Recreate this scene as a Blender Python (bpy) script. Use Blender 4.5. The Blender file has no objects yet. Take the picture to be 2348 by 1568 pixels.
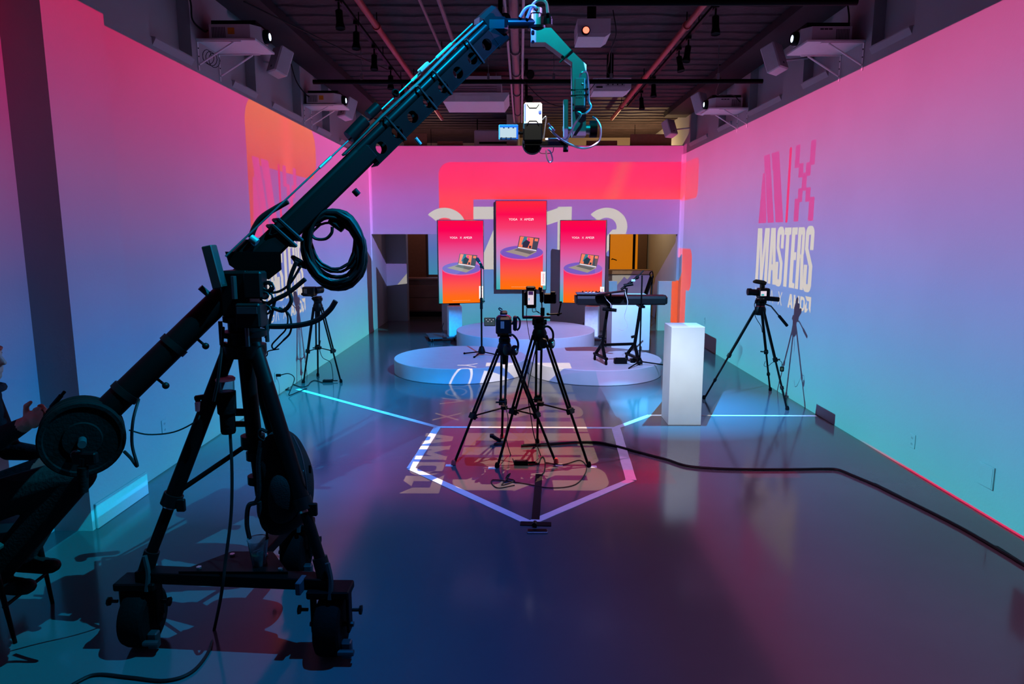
import bpy, bmesh, math, random
from mathutils import Vector, Matrix
random.seed(7)
sc = bpy.context.scene
COL = sc.collection

# ------------------------------------------------------------------ camera
H, F = 1.9, 1565.3
PITCH = math.atan(246 / F); YAW = math.atan(11 / F * math.cos(PITCH))
cd = bpy.data.cameras.new('camera'); cam = bpy.data.objects.new('camera', cd); COL.objects.link(cam)
cd.sensor_width = 36.0; cd.lens = 36.0 * F / 2348.0; cd.clip_start = 0.05; cd.clip_end = 100
cam.location = (0, 0, H); cam.rotation_euler = (math.pi / 2 - PITCH, 0, YAW)
sc.camera = cam
_f = Vector((-math.sin(YAW) * math.cos(PITCH), math.cos(YAW) * math.cos(PITCH), -math.sin(PITCH)))
_r = Vector((math.cos(YAW), math.sin(YAW), 0)); _u = _r.cross(_f)
def at(px, py, Y):
    """world point measured in the photograph at pixel (px, py) and depth Y metres"""
    d = _f + _r * ((px - 1174) / F) - _u * ((py - 784) / F)
    return Vector((0, 0, H)) + d * (Y / d.y)
def onfloor(px, py, z=0.0):
    d = _f + _r * ((px - 1174) / F) - _u * ((py - 784) / F)
    return Vector((0, 0, H)) + d * ((z - H) / d.z)

# ------------------------------------------------------------------ world and exposure
w = bpy.data.worlds.new('world'); sc.world = w; w.use_nodes = True
w.node_tree.nodes['Background'].inputs[0].default_value = (0, 0, 0, 1)
w.node_tree.nodes['Background'].inputs[1].default_value = 0.0
vs = sc.view_settings
vs.view_transform = 'Standard'; vs.look = 'None'; vs.exposure = 0.0; vs.gamma = 1.0; vs.use_curve_mapping = False
sc.cycles.max_bounces = 5; sc.cycles.diffuse_bounces = 3; sc.cycles.glossy_bounces = 2
sc.cycles.use_adaptive_sampling = False
sc.cycles.transparent_max_bounces = 12
sc.cycles.sample_clamp_indirect = 4.0
sc.cycles.caustics_reflective = False; sc.cycles.caustics_refractive = False

# room dimensions (metres)
XL, XR, YB, ZC = -2.865, 3.21, 13.6, 4.2
XLN = -3.0          # near stretch of the left wall
YP0, YP1, XP = 4.17, 4.80, -2.75   # pillar on the left wall

def lin(c):
    return tuple(((v / 255) / 12.92 if v / 255 <= 0.04045 else ((v / 255 + 0.055) / 1.055) ** 2.4) for v in c[:3])

# ------------------------------------------------------------------ projector images as light shaders
class NX:
    """tiny expression builder over math nodes"""
    nt = None
    def __init__(s, v): s.v = v
    @staticmethod
    def op(o, *a, clamp=False):
        n = NX.nt.nodes.new('ShaderNodeMath'); n.operation = o; n.use_clamp = clamp
        for i, v in enumerate(a):
            if isinstance(v, NX): v = v.v
            if isinstance(v, (int, float)): n.inputs[i].default_value = v
            else: NX.nt.links.new(v, n.inputs[i])
        return NX(n.outputs[0])
    def __add__(s, o): return NX.op('ADD', s, o)
    def __radd__(s, o): return NX.op('ADD', o, s)
    def __sub__(s, o): return NX.op('SUBTRACT', s, o)
    def __rsub__(s, o): return NX.op('SUBTRACT', o, s)
    def __mul__(s, o): return NX.op('MULTIPLY', s, o)
    def __rmul__(s, o): return NX.op('MULTIPLY', o, s)
    def __truediv__(s, o): return NX.op('DIVIDE', s, o)
    def __rtruediv__(s, o): return NX.op('DIVIDE', o, s)
    def __neg__(s): return NX.op('MULTIPLY', s, -1.0)
def nabs(a): return NX.op('ABSOLUTE', a)
def nmin(*a):
    r = a[0]
    for b in a[1:]: r = NX.op('MINIMUM', r, b)
    return r
def nmax(*a):
    r = a[0]
    for b in a[1:]: r = NX.op('MAXIMUM', r, b)
    return r
def mad(a, b, c): return NX.op('MULTIPLY_ADD', a, b, c)
def inside(sd): return NX.op('LESS_THAN', sd, 0.0)
def soft(sd, w): return NX.op('MULTIPLY_ADD', sd, -1.0 / w, 0.5, clamp=True)     # 1 inside, 0 outside
def band(a, lo, hi): return nabs(a - (lo + hi) / 2) - (hi - lo) / 2
def box2(u, v, u0, u1, v0, v1): return nmax(band(u, u0, u1), band(v, v0, v1))
def rbox(u, v, u0, u1, v0, v1, r):
    qx = nmax(band(u, u0 + r, u1 - r), 0.0); qy = nmax(band(v, v0 + r, v1 - r), 0.0)
    return NX.op('SQRT', mad(qx, qx, qy * qy)) - r
def bar(u, v, ub, ut, hw, v0, v1):
    """leaning bar: centre runs from ub at v0 to ut at v1"""
    k = (ut - ub) / (v1 - v0)
    return nabs(u - mad(v, k, ub - k * v0)) - hw
def ss(a, lo, hi):
    return NX.op('MULTIPLY_ADD', a, 1.0 / (hi - lo), -lo / (hi - lo), clamp=True)
def ramp(fac, stops):
    n = NX.nt.nodes.new('ShaderNodeValToRGB'); n.color_ramp.interpolation = 'EASE' if len(stops) < 3 else 'LINEAR'
    el = n.color_ramp.elements
    while len(el) < len(stops): el.new(0.5)
    for e, (p, c) in zip(el, stops): e.position = p; e.color = (*c, 1)
    NX.nt.links.new(fac.v, n.inputs[0]); return n.outputs[0]
def mix(fac, a, b):
    n = NX.nt.nodes.new('ShaderNodeMix'); n.data_type = 'RGBA'; n.clamp_factor = True
    for k, v in ((0, fac), (6, a), (7, b)):
        if isinstance(v, NX): v = v.v
        if isinstance(v, (int, float)): n.inputs[k].default_value = v
        elif isinstance(v, tuple): n.inputs[k].default_value = (*v, 1)
        else: NX.nt.links.new(v, n.inputs[k])
    return n.outputs[2]

def logo_group(part):
    """one row of the MIX / MASTERS / YOGA X AMD lettering, u to the right and v up, in metres as on the right-hand wall"""
    g = bpy.data.node_groups.new('lettering_' + part, 'ShaderNodeTree')
    g.interface.new_socket('U', in_out='INPUT', socket_type='NodeSocketFloat')
    g.interface.new_socket('V', in_out='INPUT', socket_type='NodeSocketFloat')
    g.interface.new_socket('A', in_out='OUTPUT', socket_type='NodeSocketFloat')
    g.interface.new_socket('B', in_out='OUTPUT', socket_type='NodeSocketFloat')
    NX.nt = g
    gi = g.nodes.new('NodeGroupInput'); go = g.nodes.new('NodeGroupOutput')
    u, v = NX(gi.outputs[0]), NX(gi.outputs[1])
    second = None
    if part == 'masters':
        a, b = 1.285, 1.983
        row = band(v, a, b)
        B = lambda ub, ut, hw: bar(u, v, ub, ut, hw, a, b)
        M = nmin(B(.060, .060, .052), B(.225, .125, .045), B(.225, .325, .045), B(.390, .390, .052))
        A = nmin(B(.515, .535, .048), B(.685, .590, .05), nmax(band(u, .54, .66), band(v, 1.46, 1.535)))
        T = nmin(nmax(band(u, .935, 1.135), band(v, 1.90, b)), band(u, .985, 1.085))
        Ee = nmin(band(u, 1.155, 1.255), nmax(band(u, 1.2, 1.315), nmin(band(v, 1.9, b), band(v, 1.61, 1.70), band(v, a, 1.345))))
        R = nmin(band(u, 1.335, 1.425),
                 nmax(rbox(u, v, 1.30, 1.525, 1.64, 1.99, .07), -(box2(u, v, 1.425, 1.45, 1.68, 1.90)), 1.35 - u),
                 nmax(bar(u, v, 1.515, 1.475, .042, a, 1.68), v - 1.68))
        w1 = nmax(row, nmin(M, A, T, Ee, R))
        def S(x0, x1):
            xm = (x0 + x1) / 2; hw = .045
            top = nmax(rbox(u, v, x0, x1, 1.55, 1.995, .085), -(box2(u, v, x0 + .088, x1 - .088, 1.3, 1.90)), 1.735 - v)
            bot = nmax(rbox(u, v, x0, x1, 1.272, 1.72, .085), -(box2(u, v, x0 + .088, x1 - .088, 1.36, 1.9)), v - 1.57)
            k = nmax(bar(u, v, x1 - hw, x0 + hw, hw + .004, 1.56, 1.745), band(v, 1.555, 1.75))
            return nmin(top, bot, k)
        w2 = nmin(S(.705, .925), S(1.545, 1.765))
        first = nmin(w1, w2)
    elif part == 'yoga':
        y0, y1 = 1.05, 1.212
        row2 = band(v, y0, y1); t = .0085
        C = lambda ub, ut, hw: bar(u, v, ub, ut, hw, y0, y1)
        Y = nmin(nmax(nmin(bar(u, v, .085, .03, t, 1.12, y1), bar(u, v, .085, .14, t, 1.12, y1)), 1.115 - v), nmax(band(u, .085 - t, .085 + t), v - 1.125))
        def ring(c0, rx):
            p = (u - c0) * (0.08 / rx); q = v - 1.131
            return nabs(NX.op('SQRT', mad(p, p, q * q)) - .073) - t
        O = ring(.255, .085)
        G = nmin(nmax(ring(.445, .085), -(box2(u, v, .47, .56, 1.14, 1.175))), box2(u, v, .45, .52, 1.118, 1.135))
        LA = nmin(C(.575, .63, t), C(.685, .63, t))
        XX = nmin(C(.855, .965, t * 1.2), C(.965, .855, t * 1.2))
        hb = .022
        A2 = nmin(C(1.178, 1.225, hb), C(1.285, 1.238, hb), nmax(band(u, 1.19, 1.27), band(v, 1.085, 1.115)))
        M2 = nmin(band(u, 1.325, 1.366), band(u, 1.44, 1.478), nmax(nmin(bar(u, v, 1.4, 1.335, .02, 1.1, y1), bar(u, v, 1.4, 1.468, .02, 1.1, y1)), 1.1 - v))
        D = nmax(rbox(u, v, 1.44, 1.635, y0, y1, .06), -(rbox(u, v, 1.54, 1.60, 1.085, 1.177, .02)), 1.505 - u)
        AR = nmin(nmax(band(v, 1.178, 1.226), u - 1.792, (2.860 - v) - u),
                  nmax(band(u, 1.744, 1.792), v - 1.226, 2.842 - u - v),
                  nmax(band(u, 1.64, 1.688), 1.045 - v, v - mad(u, 1.2, 1.11 - 1.635 * 1.2)),
                  nmax(band(v, 1.045, 1.092), 1.64 - u, u - (v + .64)))
        w3 = nmax(row2, nmin(Y, O, G, LA, XX, A2, M2, D))
        first = nmin(w3, AR)
    else:
        p, q = 2.05, 2.912
        row3 = band(v, p, q)
        M3 = nmin(nmax(bar(u, v, .16, .16, .16, p, q), bar(u, v, .155, .26, .14, p, 3.2), v - 2.69),
                  bar(u, v, .46, .185, .108, p, q), bar(u, v, .745, .475, .125, p, q))
        M3 = nmax(M3, -(nmax(nmin(bar(u, v, .325, .165, .009, p, 2.69), bar(u, v, .59, .43, .009, p, 2.69)), v - 2.69)))
        z = [(1.11, 1.24, 2.655, q), (1.235, 1.36, 2.54, 2.695), (1.345, 1.47, 2.385, 2.585), (1.43, 1.56, 2.54, 2.69), (1.52, 1.65, 2.65, q),
             (1.255, 1.38, 2.265, 2.42), (1.465, 1.59, 2.26, 2.415), (1.175, 1.31, p, 2.308), (1.57, 1.705, p, 2.306)]
        X3 = nmin(*[rbox(u, v, *k, .014) for k in z])
        pink = nmin(nmax(row3, M3), X3)
        red = rbox(u, v, .93, 1.0, p - .01, q, .033)
        first, second = pink, red
    g.links.new(inside(first).v, go.inputs[0])
    if second is not None: g.links.new(inside(second).v, go.inputs[1])
    return g
LOGO = {k: logo_group(k) for k in ('mix', 'masters', 'yoga')}
def logo_row(part, u, v):
    n = NX.nt.nodes.new('ShaderNodeGroup'); n.node_tree = LOGO[part]
    for i, x in enumerate((u, v)): NX.nt.links.new(x.v, n.inputs[i])
    return [NX(o) for o in n.outputs]
def logo_branches(u, v, base, white, pink, red):
    """(condition, colour) pairs: each row is only worked out where the beam can reach it"""
    uin = band(u, -.02, 1.82)
    rows = (('mix', 2.0, 2.95), ('masters', 1.25, 2.0), ('yoga', 1.0, 1.25))
    out = []
    for part, lo, hi in rows:
        a, b_ = logo_row(part, u, v)
        if part == 'mix': c = mix(b_, mix(a, base, pink), red)
        else: c = mix(a, base, white)
        out.append((inside(nmax(uin, band(v, lo, hi))), c))
    return out

def projector_light(name, loc, reach, axis, plane, image):
    """spot that throws `image(a, b)` so that it lands undistorted on the plane axis=plane; reach = rectangle (a0, a1, b0, b1) it covers"""
    l = bpy.data.lights.new(name, 'SPOT'); l.energy = 4 * math.pi ** 2; l.spot_blend = 0.0
    l.shadow_soft_size = 0.004
    o = bpy.data.objects.new(name, l); COL.objects.link(o); o.location = loc
    i, j = [k for k in range(3) if k != axis]
    dirs = []
    for p in range(5):
        for q in range(5):
            c = [0, 0, 0]; c[axis] = plane; c[i] = reach[0] + (reach[1] - reach[0]) * p / 4; c[j] = reach[2] + (reach[3] - reach[2]) * q / 4
            dirs.append((Vector(c) - Vector(loc)).normalized())
    ax = sum(dirs, Vector()).normalized()
    for _ in range(60):
        far = min(dirs, key=lambda d: d.dot(ax)); ax = (ax + far * .03).normalized()
    l.spot_size = min(math.radians(170), 2 * math.acos(max(-1, min(d.dot(ax) for d in dirs))) + .03)
    o.rotation_euler = ax.to_track_quat('-Z', 'Y').to_euler()
    l.use_nodes = True; nt = l.node_tree; nt.nodes.clear(); NX.nt = nt
    g_ = nt.nodes.new('ShaderNodeNewGeometry'); sp = nt.nodes.new('ShaderNodeSeparateXYZ')
    nt.links.new(g_.outputs['Incoming'], sp.inputs[0])
    d = [NX(s_) for s_ in sp.outputs]
    t = (plane - loc[axis]) / d[axis]
    a, b = mad(d[i], t, loc[i]), mad(d[j], t, loc[j])
    col, mask, branches = image(a, b)
    mask = mask * inside(box2(a, b, *reach))
    gain = t * t / nabs(d[axis]) * mask * NX.op('GREATER_THAN', t, 0.0)
    def emission(c):
        em_ = nt.nodes.new('ShaderNodeEmission'); nt.links.new(c, em_.inputs[0]); nt.links.new(gain.v, em_.inputs[1]); return em_.outputs[0]
    sh = emission(col)
    for cond, c in branches:
        mx = nt.nodes.new('ShaderNodeMixShader'); nt.links.new(cond.v, mx.inputs[0]); nt.links.new(sh, mx.inputs[1]); nt.links.new(emission(c), mx.inputs[2]); sh = mx.outputs[0]
    out = nt.nodes.new('ShaderNodeOutputLight'); nt.links.new(sh, out.inputs[0])
    return o

ALB = 0.42
def g(*c, k=1.0): return tuple(v / ALB * k for v in lin(c))
WHITE = g(236, 228, 212, k=.78)
PINK = g(222, 62, 146, k=.85); RED = g(250, 10, 100, k=.9)

def blend(y, msk, y0, b0, y1, b1):
    if b0 is not None: msk = msk * ss(y, y0 - b0, y0 + b0)
    if b1 is not None: msk = msk * (1.0 - ss(y, y1 - b1, y1 + b1))
    return msk
def img_right(y0, y1, b0, b1, far=False, lettering=False):
    def f(y, z):
        c = ramp(z / 3.45, [(0, g(60, 172, 186)), (.10, g(70, 164, 194)), (.27, g(92, 150, 204)), (.43, g(118, 136, 204)), (.60, g(152, 120, 190)), (.76, g(180, 106, 168)), (.9, g(194, 86, 146)), (1, g(192, 72, 128))])
        br = []
        if far:
            s = nmin(rbox(y, z, 12.4, 15, 2.55, 3.26, .16), rbox(y, z, 12.62, 15, .86, 1.64, .2), box2(y, z, 12.98, 15, -1, 1.2))
            c = mix(soft(s, .03), c, ramp(z / 3.4, [(0, g(232, 92, 78)), (.5, g(232, 82, 84)), (.78, g(238, 76, 92)), (1, g(236, 60, 110))]))
        if y0 < 5: c = mix(inside(nmax(z - 0.014, y - 6.4)), c, g(235, 40, 90))
        if lettering: br = logo_branches(9.24 - y, z, c, WHITE, PINK, RED)
        return c, blend(y, nmin(mad(y, .02, .86), 1.02) * SIDE, y0, b0, y1, b1), br
    return f
def img_left(y0, y1, b0, b1, lettering=False):
    def f(y, z):
        near = ramp(z / 3.33, [(0, g(0, 140, 188)), (.15, g(0, 128, 190)), (.33, g(24, 104, 178)), (.5, g(78, 88, 152)), (.66, g(134, 72, 132)), (.83, g(172, 44, 108)), (1, g(196, 2, 76))])
        fa = ramp(z / 3.33, [(0, g(70, 186, 196)), (.15, g(72, 166, 204)), (.33, g(92, 140, 212)), (.5, g(120, 118, 204)), (.66, g(162, 100, 186)), (.83, g(206, 82, 166)), (1, g(226, 84, 164))])
        c = mix(ss(y, 5.2, 11.0), near, fa); br = []
        if lettering:
            orange = rbox(y, z, 7.44, 10.0, 2.66, 3.37, .30)
            oc = ramp(z / 3.4, [(.75, g(224, 62, 50)), (.88, g(238, 90, 44)), (1, g(244, 108, 44))])
            oc2 = mix(soft(nabs(y - 8.75) - .12, .3), oc, g(255, 90, 60))
            c = mix(inside(nmin(orange, box2(y, z, 7.44, 7.62, 1.7, 3.0))), c, oc2)
            br = logo_branches((y - 7.5) / .95, z + .17, c, WHITE, g(226, 56, 130), RED)
        return c, blend(y, mix_f(ss(y, 3.5, 9.0), .74, 1.0) * (SIDE * .95), y0, b0, y1, b1), br
    return f
def img_back(x, z):
    c = ramp(z / 3.6, [(0, g(60, 172, 190)), (.14, g(80, 164, 204)), (.3, g(92, 144, 208)), (.45, g(120, 126, 206)), (.58, g(150, 108, 198)), (.72, g(172, 94, 186)), (.86, g(200, 70, 148)), (1, g(218, 58, 134))])
    red = nmin(rbox(x, z, -1.52, 5, 2.58, 3.29, .24), nmax(rbox(x, z, -1.52, -.85, 0.8, 3.2, .2), 1.9 - z))
    streak = soft(nabs(x - mad(z, .35, .95)) - .05, .35)
    rc = ramp(z / 3.6, [(.5, g(226, 60, 56, k=1.2)), (.72, g(255, 50, 44, k=1.35)), (.8, g(255, 18, 68, k=1.35)), (.92, g(255, 0, 84, k=1.3))])
    rc = mix(streak * .5, rc, g(252, 120, 60))
    c = mix(inside(red), c, rc)
    c = mix(inside(nmax(band(x, 3.08, 4), z - 1.0)), c, g(255, 96, 40))
    # countdown digits 27 12
    def two(cx, w_):
        p = (x - cx) * (1 / w_); q = (z - 2.05) / .37
        r_ = NX.op('SQRT', mad(p, p, q * q))
        arc = nmax(nabs(r_ - .74) - .26, -q - p * .9 - 0.05)
        diag = nmax(bar(x, z, cx - w_ * .62, cx + w_ * .62, w_ * .33, 1.4, 2.0), band(z, 1.35, 2.0))
        base = box2(x, z, cx - w_ * .95, cx + w_, 1.21, 1.46)
        return nmin(arc, diag, base)
    seven = nmin(box2(x, z, -.85, -.05, 2.2, 2.44), nmax(bar(x, z, -.62, -.2, .17, 1.22, 2.2), band(z, 1.22, 2.21)))
    one = nmin(box2(x, z, .80, 1.075, 1.22, 2.44), nmax(nabs(z - mad(x, .33, 2.02)) - .13, band(x, .5, .82)))
    dg = mix(inside(nmin(two(-1.42, .42), seven, one, two(1.76, .41))), c, g(232, 224, 210, k=.9))
    return c, NX.op('ADD', BACK, 0.0), [(inside(band(z, 1.2, 2.46)), dg)]
def mix_f(f, a, b): return mad(f, b - a, a)
def img_floor(stage):
    """floor image; the projector over the stage and the one over the cameras share it, cross-fading at y = 6.7"""
    def f(x, y):
        near = ramp(ss(x, -2.6, 2.8), [(0, (.02, .10, .36)), (.25, (.06, .13, .56)), (.42, (.20, .15, .56)), (.58, (.34, .13, .40)), (.78, (.30, .13, .36)), (1, (.18, .12, .36))])
        far = ramp(ss(x, -2.6, 2.8), [(0, (0, .42, .80)), (.20, (0, .32, .86)), (.33, (.0, .24, .74)), (.44, (.12, .30, .88)), (.56, (.22, .36, .92)), (.70, (.34, .40, .90)), (.84, (.22, .44, .92)), (1, (.04, .42, .80))])
        fx = mix_f(ss(x, -1.2, -.8), 3.2, .7)
        fx = mix_f(ss(y, 8.2, 8.7), 0.0, 1.0) * mix_f(ss(x, -1.7, -1.2), 1.3, .85) + (1.0 - ss(y, 8.2, 8.7)) * fx
        t = ss(y, 5.5, 7.2)
        c = mix(t, near, far)
        edge = ss(y, 6.4, 7.0)
        msk = (edge if stage else ss(y, 4.2, 5.0) * (1.0 - edge)) * mix_f(t, FLOORN, FLOORF) * fx
        if stage: msk = msk * (1.0 - ss(y, 12.6, 13.4))
        white = mix(ss(y, 5.0, 8.0), (3.2, 2.1, 1.5), (1.1, 1.05, 1.1))
        pink = mix(inside(5.35 - y), (1.0, .02, .22), c)
        return c, msk, logo_branches(1.79 - (y - 4.84) / 2.46, (x + .47) / 1.686 + 1.29, c, white, pink, pink)
    return f
def img_near(x, y):
    base = ramp(ss(x, -2.9, 3.2), [(0, (0, .66, 1.0)), (.2, (0, .50, 1.0)), (.36, (0, .26, .95)), (.47, (.02, .14, .70)), (.60, (.26, .12, .34)), (.78, (.42, .14, .26)), (1, (.42, .14, .28))])
    dx, dy = (x - 1.7) * .66, (y - 7.4) * .8
    p = soft(NX.op('SQRT', mad(dx, dx, dy * dy)) - .62, .8)
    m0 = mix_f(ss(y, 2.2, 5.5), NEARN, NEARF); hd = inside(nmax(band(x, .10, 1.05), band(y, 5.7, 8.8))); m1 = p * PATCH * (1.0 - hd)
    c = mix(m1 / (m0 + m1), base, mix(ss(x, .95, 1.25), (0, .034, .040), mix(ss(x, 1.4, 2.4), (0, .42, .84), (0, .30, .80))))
    pl = nmax(band(x - (y - 6.69) * .41, 1.27, 1.92), band(y, 6.66, 8.6))  # white patch added to the beam to brighten the tall plinth
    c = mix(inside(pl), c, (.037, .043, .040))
    c = mix(hd, c, (0, .085, .096))  # teal patch added so the beam tints the crane head
    bat = nmax(band(x, -.12, .28), band(y, 5.35, 6.2))  # white patch added to the beam for the crane camera's battery
    c = mix(inside(bat), c, (.5, .5, .45))
    msk = (m0 + m1) * (1.0 - ss(y, 8.2, 9.0))
    return c, msk, []
SIDE, BACK, FLOORN, FLOORF, NEARN, NEARF, PATCH = .92, .72, 1.15, 1.4, 1.4, .95, 16.

# ------------------------------------------------------------------ materials
MATS = {}
def mat(name, rgb, rough=.6, metal=0.0, var=.08, scale=18.0, bump=0.0, spec=.5, emit=None, alpha=1.0, trans=0.0, bscale=None):
    if name in MATS: return MATS[name]
    m = bpy.data.materials.new(name); m.use_nodes = True; nt = m.node_tree; b = nt.nodes['Principled BSDF']
    c = lin(rgb)
    tc = nt.nodes.new('ShaderNodeTexCoord'); nz = nt.nodes.new('ShaderNodeTexNoise'); nz.inputs['Scale'].default_value = scale
    nz.inputs['Detail'].default_value = 4
    nt.links.new(tc.outputs['Object'], nz.inputs['Vector'])
    rp = nt.nodes.new('ShaderNodeValToRGB'); e = rp.color_ramp.elements
    e[0].position = .3; e[1].position = .7
    e[0].color = (*[max(0, v * (1 - var)) for v in c], 1); e[1].color = (*[min(1, v * (1 + var)) for v in c], 1)
    nt.links.new(nz.outputs['Fac'], rp.inputs[0]); nt.links.new(rp.outputs[0], b.inputs['Base Color'])
    b.inputs['Roughness'].default_value = rough; b.inputs['Metallic'].default_value = metal; b.inputs['Specular IOR Level'].default_value = spec
    if bump:
        n2 = nt.nodes.new('ShaderNodeTexNoise'); n2.inputs['Scale'].default_value = bscale or scale * 4; n2.inputs['Detail'].default_value = 5
        nt.links.new(tc.outputs['Object'], n2.inputs['Vector'])
        bp = nt.nodes.new('ShaderNodeBump'); bp.inputs['Strength'].default_value = bump; bp.inputs['Distance'].default_value = .02
        nt.links.new(n2.outputs['Fac'], bp.inputs['Height']); nt.links.new(bp.outputs[0], b.inputs['Normal'])
    if emit is not None:
        b.inputs['Emission Color'].default_value = (*c, 1); b.inputs['Emission Strength'].default_value = emit
        b.inputs['Base Color'].default_value = (0, 0, 0, 1)
        for l in list(b.inputs['Base Color'].links): nt.links.remove(l)
    if emit is not None: m.cycles.emission_sampling = 'NONE'
    if trans: b.inputs['Transmission Weight'].default_value = trans
    if alpha < 1: b.inputs['Alpha'].default_value = alpha
    MATS[name] = m; return m

BLACK = mat('black_metal', (5, 5, 5.5), .45, .0, spec=.07)
RUBBER = mat('rubber', (5, 5, 5.5), .8, spec=.06, bump=.2)
PLAS = mat('black_plastic', (8, 8, 8.5), .5, spec=.12)
DARKM = mat('dark_steel', (58, 60, 64), .4, .6)
STEEL = mat('steel', (170, 172, 176), .3, .9)
CABLE = mat('cable_sheath', (11, 11, 12), .5, spec=.2)
WHITEP = mat('white_paint', (226, 226, 224), .55, var=.03)
WPLAS = mat('white_plastic', (214, 212, 214), .45, var=.03)
GAFF = mat('black_gaffer_tape', (6, 6, 7), .7, spec=.15)
TEAL = mat('grey_painted_steel', (84, 100, 102), .45, .1, var=.05)
FABRIC = mat('black_nylon', (10, 10, 12), .85, spec=.2, bump=.4, bscale=220)
REDA = mat('red_anodised', (190, 30, 45), .4, .3)

# ------------------------------------------------------------------ mesh building
def frame(d, up=Vector((0, 0, 1))):
    d = Vector(d).normalized()
    if abs(d.dot(up)) > .98: up = Vector((0, 1, 0))
    x = d.cross(up).normalized(); y = x.cross(d).normalized()
    return x, y, d
def crom(pts, k=6):
    P = [Vector(p) for p in pts]
    if len(P) < 3: return P
    Q = [P[0] * 2 - P[1]] + P + [P[-1] * 2 - P[-2]]; out = []
    for i in range(1, len(Q) - 2):
        for s in range(k):
            t = s / k; a, b, c, d = Q[i - 1:i + 3]
            out.append(.5 * ((2 * b) + (c - a) * t + (2 * a - 5 * b + 4 * c - d) * t * t + (3 * b - a - 3 * c + d) * t ** 3))
    out.append(P[-1]); return out
def wl(o):
    v = Vector((0, 0, 0))
    while o is not None: v = v + o.location; o = o.parent
    return v
class MB:
    def __init__(s): s.v = []; s.f = []
    def add(s, vs, fs):
        o = len(s.v); s.v += [Vector(p) for p in vs]; s.f += [[i + o for i in f] for f in fs]; return s
    def box(s, c, size, basis=None, bev=0.0):
        c = Vector(c); ex, ey, ez = basis or (Vector((1, 0, 0)), Vector((0, 1, 0)), Vector((0, 0, 1)))
        a, b, d = [k / 2 for k in size]
        if bev <= 0:
            vs = [c + ex * (x * a) + ey * (y * b) + ez * (z * d) for x in (-1, 1) for y in (-1, 1) for z in (-1, 1)]
            return s.add(vs, [(0, 1, 3, 2), (4, 6, 7, 5), (0, 4, 5, 1), (2, 3, 7, 6), (0, 2, 6, 4), (1, 5, 7, 3)])
        bev = min(bev, a * .98, b * .98, d * .98); vs = []; fs = []
        idx = {}
        for x in (-1, 1):
            for y in (-1, 1):
                for z in (-1, 1):
                    for k in range(3):
                        p = [x * a, y * b, z * d]; q = [x * (a - bev), y * (b - bev), z * (d - bev)]
                        q[k] = p[k]; idx[(x, y, z, k)] = len(vs); vs.append(c + ex * q[0] + ey * q[1] + ez * q[2])
        for k in range(3):
            i, j = [m for m in range(3) if m != k]
            for sg in (-1, 1):
                loop = []
                for (p, q) in ((-1, -1), (1, -1), (1, 1), (-1, 1)):
                    t = [0, 0, 0]; t[k] = sg; t[i] = p; t[j] = q; loop.append(idx[(*t, k)])
                fs.append(loop)
        for k in range(3):
            i, j = [m for m in range(3) if m != k]
            for p in (-1, 1):
                for q in (-1, 1):
                    t0 = [0, 0, 0]; t0[i] = p; t0[j] = q; t0[k] = -1; t1 = list(t0); t1[k] = 1
                    fs.append([idx[(*t0, i)], idx[(*t0, j)], idx[(*t1, j)], idx[(*t1, i)]])
        for x in (-1, 1):
            for y in (-1, 1):
                for z in (-1, 1): fs.append([idx[(x, y, z, 0)], idx[(x, y, z, 1)], idx[(x, y, z, 2)]])
        return s.add(vs, fs)
    def b3(s, x0, x1, y0, y1, z0, z1, bev=0.0):
        return s.box(((x0 + x1) / 2, (y0 + y1) / 2, (z0 + z1) / 2), (abs(x1 - x0), abs(y1 - y0), abs(z1 - z0)), None, bev)
    def beam(s, p0, p1, wd, ht, bev=0.004, up=Vector((0, 0, 1))):
        p0, p1 = Vector(p0), Vector(p1); x, y, d = frame(p1 - p0, up)
        return s.box((p0 + p1) / 2, (wd, ht, (p1 - p0).length), (x, y, d), bev)
    def tube(s, pts, r, n=8, closed=False):
        P = [Vector(p) for p in pts]; m = len(P)
        R = r if isinstance(r, (list, tuple)) else [r] * m
        if closed: T = [(P[(i + 1) % m] - P[i - 1]).normalized() for i in range(m)]
        else: T = [(P[min(i + 1, m - 1)] - P[max(i - 1, 0)]).normalized() for i in range(m)]
        x, y, _ = frame(T[0]); vs = []
        for i in range(m):
            x = (x - T[i] * x.dot(T[i])).normalized(); y = T[i].cross(x)
            for k in range(n):
                a = 2 * math.pi * k / n; vs.append(P[i] + (x * math.cos(a) + y * math.sin(a)) * R[i])
        fs = []
        for i in range(m if closed else m - 1):
            j = (i + 1) % m
            for k in range(n): fs.append((i * n + k, i * n + (k + 1) % n, j * n + (k + 1) % n, j * n + k))
        if not closed: fs += [list(range(n))[::-1], [(m - 1) * n + k for k in range(n)]]
        return s.add(vs, fs)
    def cyl(s, p0, p1, r0, r1=None, n=16): return s.tube([p0, p1], [r0, r0 if r1 is None else r1], n)
    def lathe(s, prof, o, axis=(0, 0, 1), n=24):
        o = Vector(o); x, y, d = frame(Vector(axis)); vs = []; fs = []; m = len(prof)
        for (r, h) in prof:
            for k in range(n):
                a = 2 * math.pi * k / n; vs.append(o + d * h + (x * math.cos(a) + y * math.sin(a)) * max(r, 1e-5))
        for i in range(m - 1):
            for k in range(n): fs.append((i * n + k, i * n + (k + 1) % n, (i + 1) * n + (k + 1) % n, (i + 1) * n + k))
        if prof[0][0] > 1e-4: fs.append(list(range(n))[::-1])
        if prof[-1][0] > 1e-4: fs.append([(m - 1) * n + k for k in range(n)])
        return s.add(vs, fs)
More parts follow.
